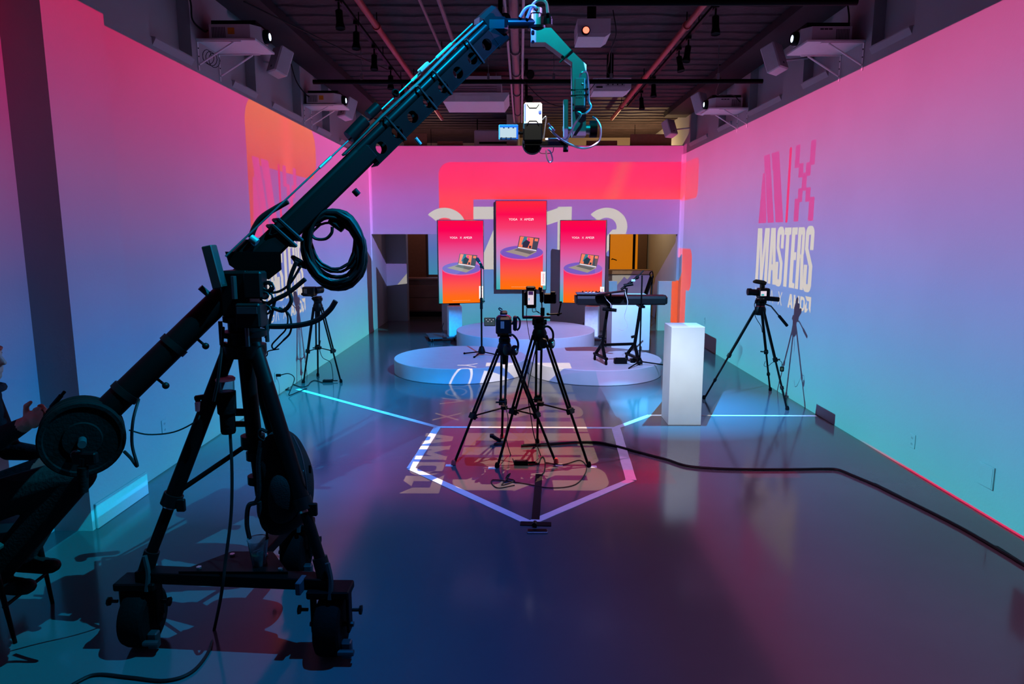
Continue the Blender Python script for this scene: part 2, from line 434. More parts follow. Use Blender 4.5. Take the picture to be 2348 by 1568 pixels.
    def prism(s, poly, o, ex, ey, ez, t):
        o, ex, ey, ez = Vector(o), Vector(ex), Vector(ey), Vector(ez); n = len(poly)
        vs = [o + ex * a + ey * b for a, b in poly] + [o + ex * a + ey * b + ez * t for a, b in poly]
        fs = [list(range(n))[::-1], list(range(n, 2 * n))] + [(i, (i + 1) % n, (i + 1) % n + n, i + n) for i in range(n)]
        return s.add(vs, fs)
    def flat(s, poly, o, ex, ey):
        o, ex, ey = Vector(o), Vector(ex), Vector(ey)
        return s.add([o + ex * a + ey * b for a, b in poly], [list(range(len(poly)))])
    def ball(s, c, r, sub=2, basis=None):
        r = r if isinstance(r, (list, tuple)) else (r, r, r); bm = bmesh.new(); bmesh.ops.create_icosphere(bm, subdivisions=sub, radius=1)
        ex, ey, ez = basis or (Vector((1, 0, 0)), Vector((0, 1, 0)), Vector((0, 0, 1))); c = Vector(c)
        vs = [c + ex * (v.co.x * r[0]) + ey * (v.co.y * r[1]) + ez * (v.co.z * r[2]) for v in bm.verts]
        bm.verts.index_update(); fs = [[v.index for v in f.verts] for f in bm.faces]; bm.free(); return s.add(vs, fs)
    def cap(s, p0, p1, r0, r1, n=14):
        """tapered capsule, closed"""
        p0, p1 = Vector(p0), Vector(p1); L = (p1 - p0).length; prof = [(0, -r0)]
        for k in range(1, 5): a = math.pi / 2 * k / 4; prof.append((r0 * math.sin(a), -r0 * math.cos(a)))
        for k in range(0, 5): a = math.pi / 2 * k / 4; prof.append((r1 * math.cos(a), L + r1 * math.sin(a)))
        return s.lathe(prof, p0, p1 - p0, n)
    def build(s, name, m, parent=None, smooth=True, local=False, ang=35):
        off = Vector((0, 0, 0)) if local else wl(parent)
        me = bpy.data.meshes.new(name); me.from_pydata([tuple(p - off) for p in s.v], [], s.f); me.validate()
        bm = bmesh.new(); bm.from_mesh(me); bmesh.ops.recalc_face_normals(bm, faces=bm.faces); bm.to_mesh(me); bm.free()
        if smooth:
            me.polygons.foreach_set('use_smooth', [True] * len(me.polygons)); me.set_sharp_from_angle(angle=math.radians(ang))
        if m is not None: me.materials.append(m)
        o = bpy.data.objects.new(name, me); COL.objects.link(o); o.parent = parent
        return o
def tag(o, label=None, cat=None, group=None, kind=None):
    if label: o['label'] = label
    if cat: o['category'] = cat
    if group: o['group'] = group
    if kind: o['kind'] = kind
    return o
def thing(name, label, cat, loc=(0, 0, 0), rz=0, group=None):
    o = bpy.data.objects.new(name, None); COL.objects.link(o); o.location = loc; o.rotation_euler = (0, 0, rz); o.empty_display_size = .1
    return tag(o, label, cat, group)
def struct(o): o['kind'] = 'structure'; return o
def text_mesh(body, size, name, m, parent, loc, rot, ext=0.001, align='CENTER'):
    cu = bpy.data.curves.new(name, 'FONT'); cu.body = body; cu.size = size; cu.extrude = ext; cu.align_x = align; cu.align_y = 'CENTER'
    t = bpy.data.objects.new(name, cu); COL.objects.link(t); bpy.context.view_layer.update()
    me = bpy.data.meshes.new_from_object(t.evaluated_get(bpy.context.evaluated_depsgraph_get()))
    bpy.data.objects.remove(t); me.materials.clear(); me.materials.append(m)
    o = bpy.data.objects.new(name, me); COL.objects.link(o); o.parent = parent; o.location = loc; o.rotation_euler = rot
    return o

# ------------------------------------------------------------------ the room
def wall_material():
    m = mat('white_wall_paint', (172, 172, 173), .72, var=.025, scale=1.3, bump=.06, bscale=60, spec=.3); return m
WALL = wall_material()
def floor_material():
    m = bpy.data.materials.new('epoxy_floor'); m.use_nodes = True; nt = m.node_tree; b = nt.nodes['Principled BSDF']
    tc = nt.nodes.new('ShaderNodeTexCoord')
    n1 = nt.nodes.new('ShaderNodeTexNoise'); n1.inputs['Scale'].default_value = .9; n1.inputs['Detail'].default_value = 6
    n2 = nt.nodes.new('ShaderNodeTexNoise'); n2.inputs['Scale'].default_value = 90; n2.inputs['Detail'].default_value = 2
    sp = nt.nodes.new('ShaderNodeTexVoronoi'); sp.inputs['Scale'].default_value = 1.1
    for n in (n1, n2, sp): nt.links.new(tc.outputs['Object'], n.inputs['Vector'])
    r = nt.nodes.new('ShaderNodeValToRGB'); r.color_ramp.elements[0].position = .3; r.color_ramp.elements[1].position = .72
    r.color_ramp.elements[0].color = (.062, .065, .071, 1); r.color_ramp.elements[1].color = (.076, .080, .086, 1)
    nt.links.new(n1.outputs['Fac'], r.inputs[0])
    dk = nt.nodes.new('ShaderNodeMath'); dk.operation = 'LESS_THAN'; dk.inputs[1].default_value = .010; nt.links.new(sp.outputs['Distance'], dk.inputs[0])
    mx = nt.nodes.new('ShaderNodeMix'); mx.data_type = 'RGBA'; mx.inputs[7].default_value = (.04, .04, .045, 1)
    nt.links.new(dk.outputs[0], mx.inputs[0]); nt.links.new(r.outputs[0], mx.inputs[6]); nt.links.new(mx.outputs[2], b.inputs['Base Color'])
    r2 = nt.nodes.new('ShaderNodeMapRange'); r2.inputs[3].default_value = .10; r2.inputs[4].default_value = .14
    nt.links.new(n1.outputs['Fac'], r2.inputs[0]); nt.links.new(r2.outputs[0], b.inputs['Roughness'])
    bp = nt.nodes.new('ShaderNodeBump'); bp.inputs['Strength'].default_value = .03; bp.inputs['Distance'].default_value = .004
    nt.links.new(n2.outputs['Fac'], bp.inputs['Height']); nt.links.new(bp.outputs[0], b.inputs['Normal'])
    b.inputs['Specular IOR Level'].default_value = .38
    return m
o = struct(MB().b3(-4.6, 4.6, -2.2, 18.2, -.12, 0).build('floor', floor_material(), smooth=False))

def side_wall(name, xf, out, niches, zs, yfrom):
    """one long wall: slab below the sills, piers and recessed panels above"""
    mb = MB(); th = .22 * out
    mb.b3(xf, xf + th, yfrom, 18, 0, zs)
    ys = [yfrom] + [v for n in niches for v in n] + [18]
    for a, b in zip(ys[0::2], ys[1::2]): mb.b3(xf, xf + th, a, b, zs, ZC + .1)
    for a, b in niches: mb.b3(xf + .11 * out, xf + th, a, b, zs, ZC + .1)
    w_ = struct(mb.build(name, WALL, smooth=False))
    for a, b in niches:      # sloping sill in each recess
        MB().prism([(.11 * out, 0), (.11 * out, .02), (-.03 * out, .004), (-.03 * out, -.008), (0, -.06)], (xf, a + .02, zs), (1, 0, 0), (0, 0, 1), (0, 1, 0), b - a - .04).build('sill', WALL, w_, smooth=False)
    return w_
NL = [(5.62, 6.32), (7.15, 7.82), (8.28, 9.42), (10.09, 10.82), (11.36, 13.1)]
NR = [(5.87, 6.55), (7.38, 8.05), (8.64, 9.86), (10.58, 11.3), (11.89, 13.1)]
wall_left = side_wall('wall_left', XL, -1, NL, 3.43, YP1)
mb = MB(); mb.b3(XLN, XLN - .2, -2.2, YP0, 0, ZC + .1); mb.b3(XP, XLN - .2, YP0, YP1, 0, ZC + .1)
struct(mb.build('wall_left_near', WALL, smooth=False))
wall_right = side_wall('wall_right', XR, 1, NR, 3.57, -2.2)
struct(MB().b3(XP, XP + .018, 4.2, YP1 + .02, 0, .17, .004).build('baseboard_left', WALL, smooth=False))
# back wall with its two openings
mb = MB()
TH = .14
for (x0, x1, z0, z1) in [(XL, XR, 1.91, 3.6), (-1.5, 1.82, 0, 1.91), (1.82, 1.995, 0, .985), (2.825, XR, 0, .985), (XR - .05, XR, .985, 1.91)]:
    mb.b3(x0, x1, YB, YB + TH, z0, z1)
struct(mb.build('wall_back', WALL, smooth=False))
struct(MB().b3(-4.6, 4.6, -2.3, -2.2, 0, ZC + .1).build('wall_front', WALL, smooth=False))
# rooms behind the openings
DIM = mat('warm_grey_wall_paint', (168, 150, 132), .8, var=.04, scale=2)
mb = MB(); mb.b3(-4.6, 4.6, 17.9, 18.1, 0, ZC + .1); mb.b3(-4.8, -4.6, -2.2, 18.1, 0, ZC + .1); mb.b3(4.6, 4.8, -2.2, 18.1, 0, ZC + .1)
struct(mb.build('wall_outer', DIM, smooth=False))
struct(MB().b3(-.2, 0, YB + TH, 17.9, 0, ZC).build('wall_partition', DIM, smooth=False))
mb = MB(); mb.b3(XL, -2.42, 15.05, 15.3, 0, 2.9)
struct(mb.build('wall_return', WALL, smooth=False))
# ceiling: corrugated deck, joists
CEIL = mat('dark_brown_ceiling', (66, 50, 52), .75, var=.3, scale=5, bump=.6, bscale=14, spec=.3)
ceil = struct(MB().b3(-4.8, 4.8, -2.3, 18.1, ZC, ZC + .2).build('ceiling', CEIL, smooth=False))
jm = None
JOIST = mat('dark_joist_paint', (58, 44, 46), .7, var=.2)
random.seed(3)
for i in range(34):
    y = 5.2 + i * .31
    if y > 15.5: break
    p = []
    for k in range(25):
        x = XL + (XR - XL) * k / 24; p.append((x, y + random.uniform(-.03, .03), ZC + .004 + random.uniform(-.004, .004)))
    MB().tube(p, .022, 5).build('deck_rib', JOIST, ceil)
DUCT = mat('black_ceiling_paint', (30, 26, 29), .7, var=.2)
for nm, x, s in (('ceiling_soffit', XL + .0, 1), ('ceiling_soffit', XR, -1)):
    tag(MB().b3(x, x + s * .42, 4.9, 13.5, ZC - .10, ZC - .001).build(nm, DUCT, smooth=False), kind='structure')

# ------------------------------------------------------------------ projectors, shelves, speakers
LENSG = mat('lit_projector_lens', (190, 225, 255), .2, emit=6.0)
LENSR = mat('lit_red_projector_lens', (255, 90, 70), .2, emit=4.0)
STICK = mat('yellow_warning_sticker', (220, 150, 20), .6)
GRILL = mat('dark_vent', (60, 56, 62), .7)
PROJ = mat('white_projector_case', (206, 202, 204), .5, var=.03)
def projector(loc, s, label, light, sticker=True, group='projectors on the wall shelves'):
    """s = +1 throws towards +X, -1 towards -X; loc = middle of the case's underside"""
    x, y, z = loc
    t = thing('projector', label, 'projector', loc, 0, group)
    L, W, Hh = .44, .34, .14
    pts = [(-L / 2 * s, -W / 2), ((L / 2 - .07) * s, -W / 2), (L / 2 * s, -W / 2 + .09), (L / 2 * s, W / 2 - .09), ((L / 2 - .07) * s, W / 2), (-L / 2 * s, W / 2)]
    b = MB().prism(pts, (x, y, z + .012), (1, 0, 0), (0, 1, 0), (0, 0, 1), Hh - .012).build('case', PROJ, t, smooth=False)
    for fx in (-.15, .15):
        for fy in (-.12, .12): MB().cyl((x + fx, y + fy, z), (x + fx, y + fy, z + .015), .014, n=8).build('foot', PLAS, t)
    MB().b3(x - .2, x + .2, y - W / 2 + .01, y + W / 2 - .01, z + Hh, z + Hh + .035).build('lid', PLAS, t, smooth=False)
    for k in range(9):
        xx = x - s * (.19 - .014 * k)
        MB().b3(xx - .003, xx + .003, y - W / 2 - .003, y - W / 2, z + .025, z + .115).build('vent_slat', GRILL, b, smooth=False)
    if sticker: MB().b3(x - s * .02 - .03, x - s * .02 + .03, y - W / 2 - .003, y - W / 2, z + .055, z + .11).build('warning_sticker', STICK, b, smooth=False)
    else:
        for k in range(3): MB().b3(x + s * (-.02 + .04 * k) - .016, x + s * (-.02 + .04 * k) + .016, y - W / 2 - .003, y - W / 2, z + .11, z + .122).build('vent_slat', GRILL, b, smooth=False)
    lx = x + s * L / 2
    MB().lathe([(.062, 0), (.062, .05), (.054, .062), (.044, .06)], (lx - s * .01, y, z + .075), (s, 0, 0), 24).build('lens_barrel', PLAS, t)
    MB().lathe([(.0, .064), (.03, .061), (.043, .055)], (lx - s * .01, y, z + .075), (s, 0, 0), 20).build('lens', LENSG, t)
    if light: projector_light('projector_beam', (lx + s * .075, y, z + .075), light[0], 0, light[1], light[2])
    return t
def shelf(x, s, y0, y1, z, label, depth=.535):
    t = thing('wall_shelf', label, 'shelf', (x, (y0 + y1) / 2, z - .25), 0, 'projector shelves on the side walls')
    MB().b3(x, x + s * depth, y0, y1, z - .02, z, .003).build('board', WHITEP, t, smooth=False)
    for y in (y0 + .02, y1 - .02):
        b = MB().b3(x, x + s * .008, y - .012, y + .012, z - .27, z - .02); b.b3(x, x + s * .40, y - .012, y + .012, z - .028, z - .02)
        b.beam((x + s * .012, y, z - .22), (x + s * .33, y, z - .03), .022, .012)
        bo = b.build('bracket', WHITEP, t, smooth=False)
        for k in range(3): MB().cyl((x + s * .008, y, z - .08 - .07 * k), (x + s * .013, y, z - .08 - .07 * k), .006, n=8).build('screw', PLAS, bo)
    return t
SH = .005
shelf(XL, 1, 6.41, 6.9, 3.63, 'white shelf with diagonal braces on the left wall, nearest of that wall')
shelf(XL, 1, 9.5, 9.87, 3.63, 'white shelf with braces far down the left wall above the orange light')
shelf(XR, -1, 6.66, 7.16, 3.675, 'white shelf with diagonal braces on the right wall, the nearer one')
shelf(XR, -1, 9.87, 10.34, 3.645, 'white shelf with braces far down the right wall near the back')
projector((-2.555, 6.66, 3.63), 1, 'white projector with yellow sticker on the near left wall shelf, lens lit', ((5.3, 9.9, -.02, 3.43), XR, img_right(5.8, 9.6, .45, .25, lettering=True)))
projector((-2.60, 9.69, 3.63), 1, 'white projector with yellow sticker on the far left wall shelf', ((9.3, 13.62, -.02, 3.43), XR, img_right(9.6, 30, .25, None, True)))
projector((2.90, 6.92, 3.675), -1, 'white projector on the near right wall shelf with glowing lens', ((5.9, 10.6, -.02, 3.335), XL, img_left(6.4, 10.3, .45, .25, True)), False)
projector((2.92, 10.1, 3.645), -1, 'white projector on the far right wall shelf', ((10.0, 13.62, -.02, 3.335), XL, img_left(10.3, 30, .25, None)), False)
shelf(XLN, 1, 3.75, 4.12, 3.85, 'white shelf high on the left wall in front of the pillar')
projector((XLN + .31, 3.94, 3.85), 1, 'white projector on the left wall shelf nearest the camera', ((.4, 6.3, -.02, 3.43), XR, img_right(-5, 5.8, None, .45)))
shelf(XR, -1, 3.98, 4.35, 3.85, 'white shelf high on the right wall nearest the camera')
projector((2.90, 4.17, 3.85), -1, 'white projector on the right wall shelf nearest the camera', ((.4, 6.9, -.02, 3.335), XL, img_left(-5, 6.4, None, .45)), False)

def ceiling_projector(loc, s, label, light, lens, rear=True, hw=.24):
    """s = +1 throws towards +Y (rear panel faces the camera), -1 towards the camera"""
    x, y, z = loc
    t = thing('ceiling_projector', label, 'projector', (x, y, z))
    b = MB().prism([(-hw, 0), (hw, 0), (hw, .13), (-hw, .13)], (x, y - .19, z), (1, 0, 0), (0, 0, 1), (0, 1, 0), .38).build('case', PROJ, t, smooth=False)
    MB().prism([(-hw + .005, -.03), (hw - .05, -.03), (hw - .005, 0), (-hw + .005, 0)], (x, y - .185, z), (1, 0, 0), (0, 0, 1), (0, 1, 0), .37).build('lower_case', PROJ, t, smooth=False)
    MB().cyl((x, y + .05, z + .13), (x, y + .05, ZC - .001), .045, n=14).build('mount_pole', PLAS, t)
    MB().b3(x - .09, x + .09, y - .04, y + .14, z + .13, z + .16, .004).build('mount_plate', PLAS, t)
    if rear:
        pn = MB().b3(x - .08, x + .16, y - .194, y - .19, z + .025, z + .105).build('connector_panel', mat('grey_panel', (170, 166, 170), .5), b, smooth=False)
        for k in range(7):
            MB().b3(x - .06 + .03 * k, x - .045 + .03 * k, y - .197, y - .194, z + .04 + .03 * (k % 2), z + .056 + .03 * (k % 2)).build('port', PLAS, b, smooth=False)
        MB().b3(x - .2, x - .12, y - .197, y - .19, z + .01, z + .025).build('port', PLAS, b, smooth=False)
    ly = y + s * .19
    MB().lathe([(.04, 0), (.04, .03), (.034, .035)], (x - hw * .5, ly - s * .005, z + .02), (0, s, 0), 20).build('lens_barrel', PLAS, t)
    MB().lathe([(0, .042), (.03, .037)], (x - hw * .5, ly - s * .005, z + .02), (0, s, 0), 20).build('lens', lens, t)
    projector_light('projector_beam', (x - hw * .5, ly + s * .06, z + .02), light[0], light[1], light[2], light[3])
    return t
ceiling_projector((1.2, 9.2, 3.72), 1, 'white projector seen from its port side hanging above the stage', ((-2.95, 3.35, -.02, 3.59), 1, YB, img_back), LENSG)
ceiling_projector((.72, 6.95, 3.76), -1, 'white projector facing the camera under a thick black ceiling pole', ((-2.83, 3.17, 4.2, 7.0), 2, 0.0, img_floor(False)), LENSR, False, .155)
ceiling_projector((1.05, 5.0, 3.86), 1, 'white projector overhead aimed at the round platforms', ((-2.83, 3.17, 6.4, 13.4), 2, 0.0, img_floor(True)), LENSG, False)
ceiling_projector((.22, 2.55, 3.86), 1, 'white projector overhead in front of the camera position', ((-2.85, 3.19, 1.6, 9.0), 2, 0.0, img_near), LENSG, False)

def wall_speaker(c, yaw, pitch, label, size=(.2, .16, .3)):
    c = Vector(c); t = thing('wall_speaker', label, 'speaker', c)
    M_ = Matrix.Rotation(yaw, 3, 'Z') @ Matrix.Rotation(pitch, 3, 'X'); bs = tuple(M_ @ Vector(e) for e in ((1, 0, 0), (0, 1, 0), (0, 0, 1)))
    MB().box(c, size, bs, .012).build('cabinet', WPLAS, t)
    MB().box(c - bs[1] * (size[1] / 2 + .003), (size[0] - .02, .006, size[2] - .02), bs, .002).build('grille', mat('light_speaker_grille', (176, 172, 176), .7, bump=.3, bscale=400), t)
    MB().box(c - bs[1] * (size[1] / 2 + .008) - bs[2] * size[2] * .3, (.02, .004, .02), bs).build('badge', GRILL, t)
    e = Vector((XL if c.x < 0 else XR, c.y + .05, c.z + .02)); MB().cyl(c + bs[1] * size[1] * .4, e, .012, n=8).build('arm', WPLAS, t)
wall_speaker(at(643, 143, 8.05), -.75, -.35, 'tilted white speaker box beside the near left shelf')
wall_speaker(at(797, 250, 10.5), -.75, -.35, 'small white speaker box below the far left shelf')
wall_speaker(at(1775, 135, 7.9), .75, -.35, 'tilted white speaker box beside the near right shelf')
wall_speaker(at(1606, 238, 10.9), .75, -.35, 'small white speaker box beside the far right shelf')
wall_speaker(at(1535, 295, 13.1), .6, -.4, 'white speaker box above the back right corner')

# ------------------------------------------------------------------ ceiling pipes, tracks, air conditioner
PIPE = mat('red_sprinkler_pipe', (170, 62, 60), .35, .1)
PIPED = mat('dull_ceiling_pipe', (120, 100, 104), .45, .3)
def pipe(name, pts, r, m, label, cat='pipe', cl=None, n=12):
    t = thing(name, label, cat, pts[0]); MB().tube(pts, r, n).build('tube', m, t)
    P = [Vector(p) for p in pts]
    for k in cl or []:
        q = P[0].lerp(P[-1], k); d = (P[-1] - P[0]).normalized()
        MB().cyl(q - d * .03, q + d * .03, r * 1.35, n=n).build('coupling', m, t)
        MB().cyl(q, (q.x, q.y, ZC - .001), .006, n=6).build('hanger', BLACK, t)
    return t
pipe('sprinkler_pipe', [(-1.5, 4.6, 4.06), (-1.42, 13.4, 4.06)], .033, PIPE, 'reddish sprinkler pipe along the left of the ceiling', cl=[.34, .62, .86])
pipe('sprinkler_pipe', [(1.77, 4.6, 4.06), (1.79, 13.4, 4.06)], .033, PIPE, 'reddish sprinkler pipe along the right of the ceiling', cl=[.34, .62, .86])
pipe('conduit', [(-.05, 4.8, 4.03), (.02, 13.4, 4.03)], .05, PIPED, 'thick pale pipe running down the middle of the ceiling', cl=[.3, .42, .55, .7, .9])
for dx, nm in ((-.09, 'left'), (.09, 'right')):
    pipe('thin_conduit', [(-.04 + dx, 4.8, 4.0), (.02 + dx * .8, 13.4, 4.0)], .014, mat('pink_white_conduit', (190, 170, 178), .4), 'thin pale conduit clipped to the %s of the middle ceiling pipe' % nm, n=8)
pipe('ceiling_rail', [(-.75, 4.8, 4.08), (-.70, 12.5, 4.08)], .022, PIPED, 'thin dull ceiling rail left of the middle pipe', cl=[.5], n=8)
pipe('ceiling_rail', [(-.93, 4.8, 4.08), (-.88, 12.5, 4.08)], .016, PIPED, 'thinnest dull ceiling rail between sprinkler pipe and middle pipe', cl=[.5], n=8)
def batten(y, x0, x1, z, label, drops):
    t = thing('lighting_batten', label, 'pipe', ((x0 + x1) / 2, y, z)); MB().cyl((x0, y, z), (x1, y, z), .028, n=12).build('bar', BLACK, t)
    for x in drops:
        MB().cyl((x, y, z), (x, y, ZC - .001), .004, n=6).build('drop_wire', STEEL, t)
        MB().b3(x - .015, x + .015, y - .03, y + .03, z + .02, z + .09).build('clamp', STEEL, t)
batten(8.75, -2.5, 3.0, 3.75, 'long black hanging bar across the room behind the crane head', [-1.9, -.35, .45, 1.15, 2.45])
batten(5.9, .25, 2.75, 3.76, 'black hanging bar at the top edge above the near right shelf', [.6, 1.5, 2.4])
def track(x, y0, y1, z, lamps, label, grp):
    t = thing('lighting_track', label, 'track', (x, y0, z)); MB().b3(x - .018, x + .018, y0, y1, z, z + .03).build('rail', BLACK, t, smooth=False)
    for k in range(5):
        y = y0 + (y1 - y0) * (k + .5) / 5; MB().cyl((x, y, z + .03), (x, y, ZC - .001), .006, n=6).build('hanger', BLACK, t)
    names = ['nearest', 'second', 'third', 'fourth', 'fifth', 'sixth']
    for i, (y, tilt) in enumerate(lamps):
        s = thing('track_spotlight', 'black track spotlight on the %s, %s from the camera' % (grp, names[i]), 'spotlight', (x, y, z - .2), 0, 'track lights on the ' + grp)
        MB().b3(x - .02, x + .02, y - .05, y + .05, z - .03, z, .003).build('adapter', BLACK, s); MB().cyl((x, y, z - .03), (x, y, z - .10), .01, n=8).build('stem', BLACK, s)
        d = Vector((tilt * .3, -.15, -1)).normalized(); p = Vector((x, y, z - .09))
        MB().lathe([(.02, 0), (.034, .012), (.034, .12), (.046, .17), (.046, .178), (.04, .172)], p, d, 16).build('housing', BLACK, s)
        MB().lathe([(.0, .168), (.04, .172)], p, d, 16).build('reflector', mat('pale_reflector', (226, 200, 206), .3), s)
track(-1.66, 5.6, 12.2, 4.06, [(6.75, .3), (7.45, 0), (8.35, 0), (9.4, 0), (10.3, .2), (11.2, 0)], 'black lighting track beside the left sprinkler pipe', 'left ceiling track')
track(1.9, 5.6, 12.2, 4.06, [(6.95, 0), (8.0, -.5), (8.45, .5), (9.95, 0), (10.9, .2)], 'black lighting track beside the right sprinkler pipe', 'right ceiling track')
# cassette air conditioner
t = thing('air_conditioner', 'pale boxy air conditioner hung from the ceiling behind the crane arm', 'air conditioner', (-.58, 10.2, 3.72))
MB().prism([(-.40, .12), (.36, .12), (.36, .36), (-.40, .36)], (-.58, 9.95, 3.72), (1, 0, 0), (0, 0, 1), (0, 1, 0), .7).build('housing', PROJ, t, smooth=False)
p = MB().prism([(-.44, 0), (.40, 0), (.47, .1), (.47, .12), (-.5, .12), (-.5, .1)], (-.58, 9.85, 3.72), (1, 0, 0), (0, 0, 1), (0, 1, 0), .85).build('panel', PROJ, t, smooth=False)
MB().b3(-.86, -.38, 9.846, 9.85, 3.735, 3.80).build('front_grille', WPLAS, t, smooth=False)
for k in range(3): MB().b3(-.95, -.28, 9.944, 9.95, 3.875 + .03 * k, 3.885 + .03 * k).build('louvre', STEEL, t, smooth=False)
for x in (-.9, -.3):
    MB().cyl((x, 10.3, 4.08), (x, 10.3, ZC - .001), .006, n=6).build('hanger_rod', STEEL, t)
# storage boxes above the back wall
t = thing('ceiling_fan_coil', 'dim white boxy fan unit above the back wall beside the crane camera', 'fan unit', (-.25, 14.2, 3.3))
MB().b3(-.85, .05, 14.0, 14.6, 3.62, 3.95, .02).build('body', PROJ, t); MB().b3(-.75, -.05, 13.99, 14.0, 3.68, 3.72).build('slot', PLAS, t, smooth=False)
for x in (-.8, 0): MB().cyl((x, 14.3, 3.95), (x, 14.3, ZC), .01, n=6).build('hanger_rod', BLACK, t)
CARD = mat('brown_board', (150, 110, 70), .8)
for i, (x0, x1, h_, lb) in enumerate([(-2.2, -1.75, .24, 'tall brown board panel above the back wall seen through the crane arm'), (-1.55, -1.05, .09, 'low brown board panel above the back wall left of the middle'), (.3, .95, .09, 'low brown board panel above the back wall under the crane head'), (1.35, 1.95, .1, 'low brown board panel above the back wall right of the crane head'), (2.2, 3.0, .22, 'brown board panel above the back wall in the right corner')]):
    tag(MB().b3(x0, x1, 13.72, 13.74, 3.605 - .2, 3.605 + h_).build('board_panel', CARD, smooth=False), lb, 'panel', 'board panels above the back wall')
# small lamp clamps and cables on the middle pipe
for i, (x, y, z, lb) in enumerate([(.12, 9.1, 3.92, 'small black clamp lamp on the middle ceiling pipe, nearer'), (.14, 10.6, 3.9, 'small black clamp lamp on the middle ceiling pipe, farther'), (-.16, 6.9, 3.93, 'black cable drum tucked beside the middle ceiling pipe at the top')]):
    t = thing('clamp_lamp', lb, 'lamp', (x, y, z)); MB().lathe([(.02, 0), (.05, .02), (.06, .1), (.05, .11)], (x, y, z), (.5, -.8, -.3), 14).build('head', BLACK, t)
    MB().b3(x - .02, x + .02, y - .02, y + .02, z, ZC - .1, .003).build('clamp', BLACK, t)
def hang(name, pts, r, m, label, cat='cable', k=6):
    return tag(MB().tube(crom(pts, k), r, 6).build(name, m), label, cat)
hang('hanging_cable', [(.05, 8.7, 3.78), (.3, 8.75, 3.55), (.55, 8.8, 3.47), (.8, 8.8, 3.56), (1.0, 8.75, 3.78)], .005, CABLE, 'thin black cable sagging below the hanging bar beside the crane head')
hang('hanging_cable', [(.95, 7.2, 4.1), (1.0, 7.3, 3.9), (.98, 7.6, 3.8), (1.05, 8.2, 3.85), (1.12, 8.9, 3.9), (1.2, 9.0, 3.86)], .006, CABLE, 'thin black cable looping between the two ceiling projectors')
hang('hanging_cable', [(-2.82, 5.95, 4.1), (-2.8, 6.2, 3.9), (-2.83, 6.3, 3.75), (-2.8, 6.45, 3.7), (-2.79, 6.5, 3.72)], .008, CABLE, 'black cable bundle dropping behind the near left projector')
hang('hanging_cable', [(-2.6, 6.9, 4.09), (-2.2, 7.6, 4.0), (-1.9, 8.3, 3.96), (-1.7, 9.4, 4.04)], .007, CABLE, 'black cable draped from the left wall to the ceiling track')
hang('hanging_cable', [(-2.83, 8.9, 4.09), (-2.82, 9.1, 3.85), (-2.8, 9.35, 3.75), (-2.78, 9.5, 3.72)], .008, CABLE, 'black cable bundle dropping behind the far left projector')
hang('hanging_cable', [(3.17, 7.0, 4.1), (3.15, 6.9, 3.95), (3.13, 6.85, 3.86)], .008, CABLE, 'black cable bundle dropping behind the near right projector')
hang('hanging_cable', [(2.5, 8.8, 3.8), (2.6, 9.3, 3.7), (2.9, 9.6, 3.75), (3.1, 9.9, 3.72)], .006, CABLE, 'thin black cable from the hanging bar to the far right projector')
tag(MB().tube([(-2.82 + .045 * math.cos(a * .5), 6.5 + .005 * a, 3.5 + .06 * math.sin(a * .5)) for a in range(40)], .003, 5).build('cable_loop', CABLE), 'thin coil of wire hanging under the near left shelf', 'cable')

# ------------------------------------------------------------------ stage, plinths
STAGE = mat('white_stage_vinyl', (192, 192, 196), .5, var=.03, scale=6)
def disc(c, r, h, label):
    t = thing('stage_platform', label, 'platform', (c[0], c[1], 0), 0, 'round stage platforms')
    MB().lathe([(r - .006, 0), (r, .006), (r, h - .02), (r - .012, h - .02)], (c[0], c[1], 0), n=96).build('side_band', STAGE, t)
    MB().lathe([(r, h - .02), (r, h - .006), (r - .006, h)], (c[0], c[1], 0), n=96).build('top', STAGE, t)
disc((-.79, 9.5), .93, .2, 'low round white platform on the left carrying the microphone stand')
disc((1.08, 9.42), .93, .2, 'low round white platform on the right carrying the keyboard')
disc((.15, 11.62), 1.18, .3, 'round white platform at the rear below the middle screen')
def plinth(x0, x1, y0, y1, h, label):
    t = thing('plinth', label, 'plinth', ((x0 + x1) / 2, (y0 + y1) / 2, 0)); 
    MB().b3(x0, x1, y0, y1, 0, h, .003).build('body', STAGE, t, smooth=False)
    MB().b3(x0 + .004, x1 - .004, y0 + .004, y1 - .004, h - .001, h + .001).build('top_face', STAGE, t, smooth=False)
plinth(1.53, 1.86, 6.69, 7.02, 1.0, 'tall narrow bright white plinth standing on the floor at the right')
plinth(1.49, 2.09, 10.63, 11.2, .95, 'wide white plinth behind the keyboard stand')

# ------------------------------------------------------------------ displays
SCR_BLACK = mat('screen_frame_black', (22, 20, 24), .4)
def grad_mat(name, stops, axis=2, lo=0., hi=1., k=1.0):
    m = bpy.data.materials.new(name); m.use_nodes = True; nt = m.node_tree; nt.nodes.clear()
    tc = nt.nodes.new('ShaderNodeTexCoord'); sp = nt.nodes.new('ShaderNodeSeparateXYZ'); mr = nt.nodes.new('ShaderNodeMapRange')
    rp = nt.nodes.new('ShaderNodeValToRGB'); em = nt.nodes.new('ShaderNodeEmission'); out = nt.nodes.new('ShaderNodeOutputMaterial')
    nt.links.new(tc.outputs['Object'], sp.inputs[0]); nt.links.new(sp.outputs[axis], mr.inputs[0])
    mr.inputs[1].default_value = lo; mr.inputs[2].default_value = hi; nt.links.new(mr.outputs[0], rp.inputs[0])
    el = rp.color_ramp.elements
    while len(el) < len(stops): el.new(.5)
    for e, (p, c) in zip(el, stops): e.position = p; e.color = (*lin(c), 1)
    nt.links.new(rp.outputs[0], em.inputs[0]); em.inputs[1].default_value = k; nt.links.new(em.outputs[0], out.inputs[0])
    return m
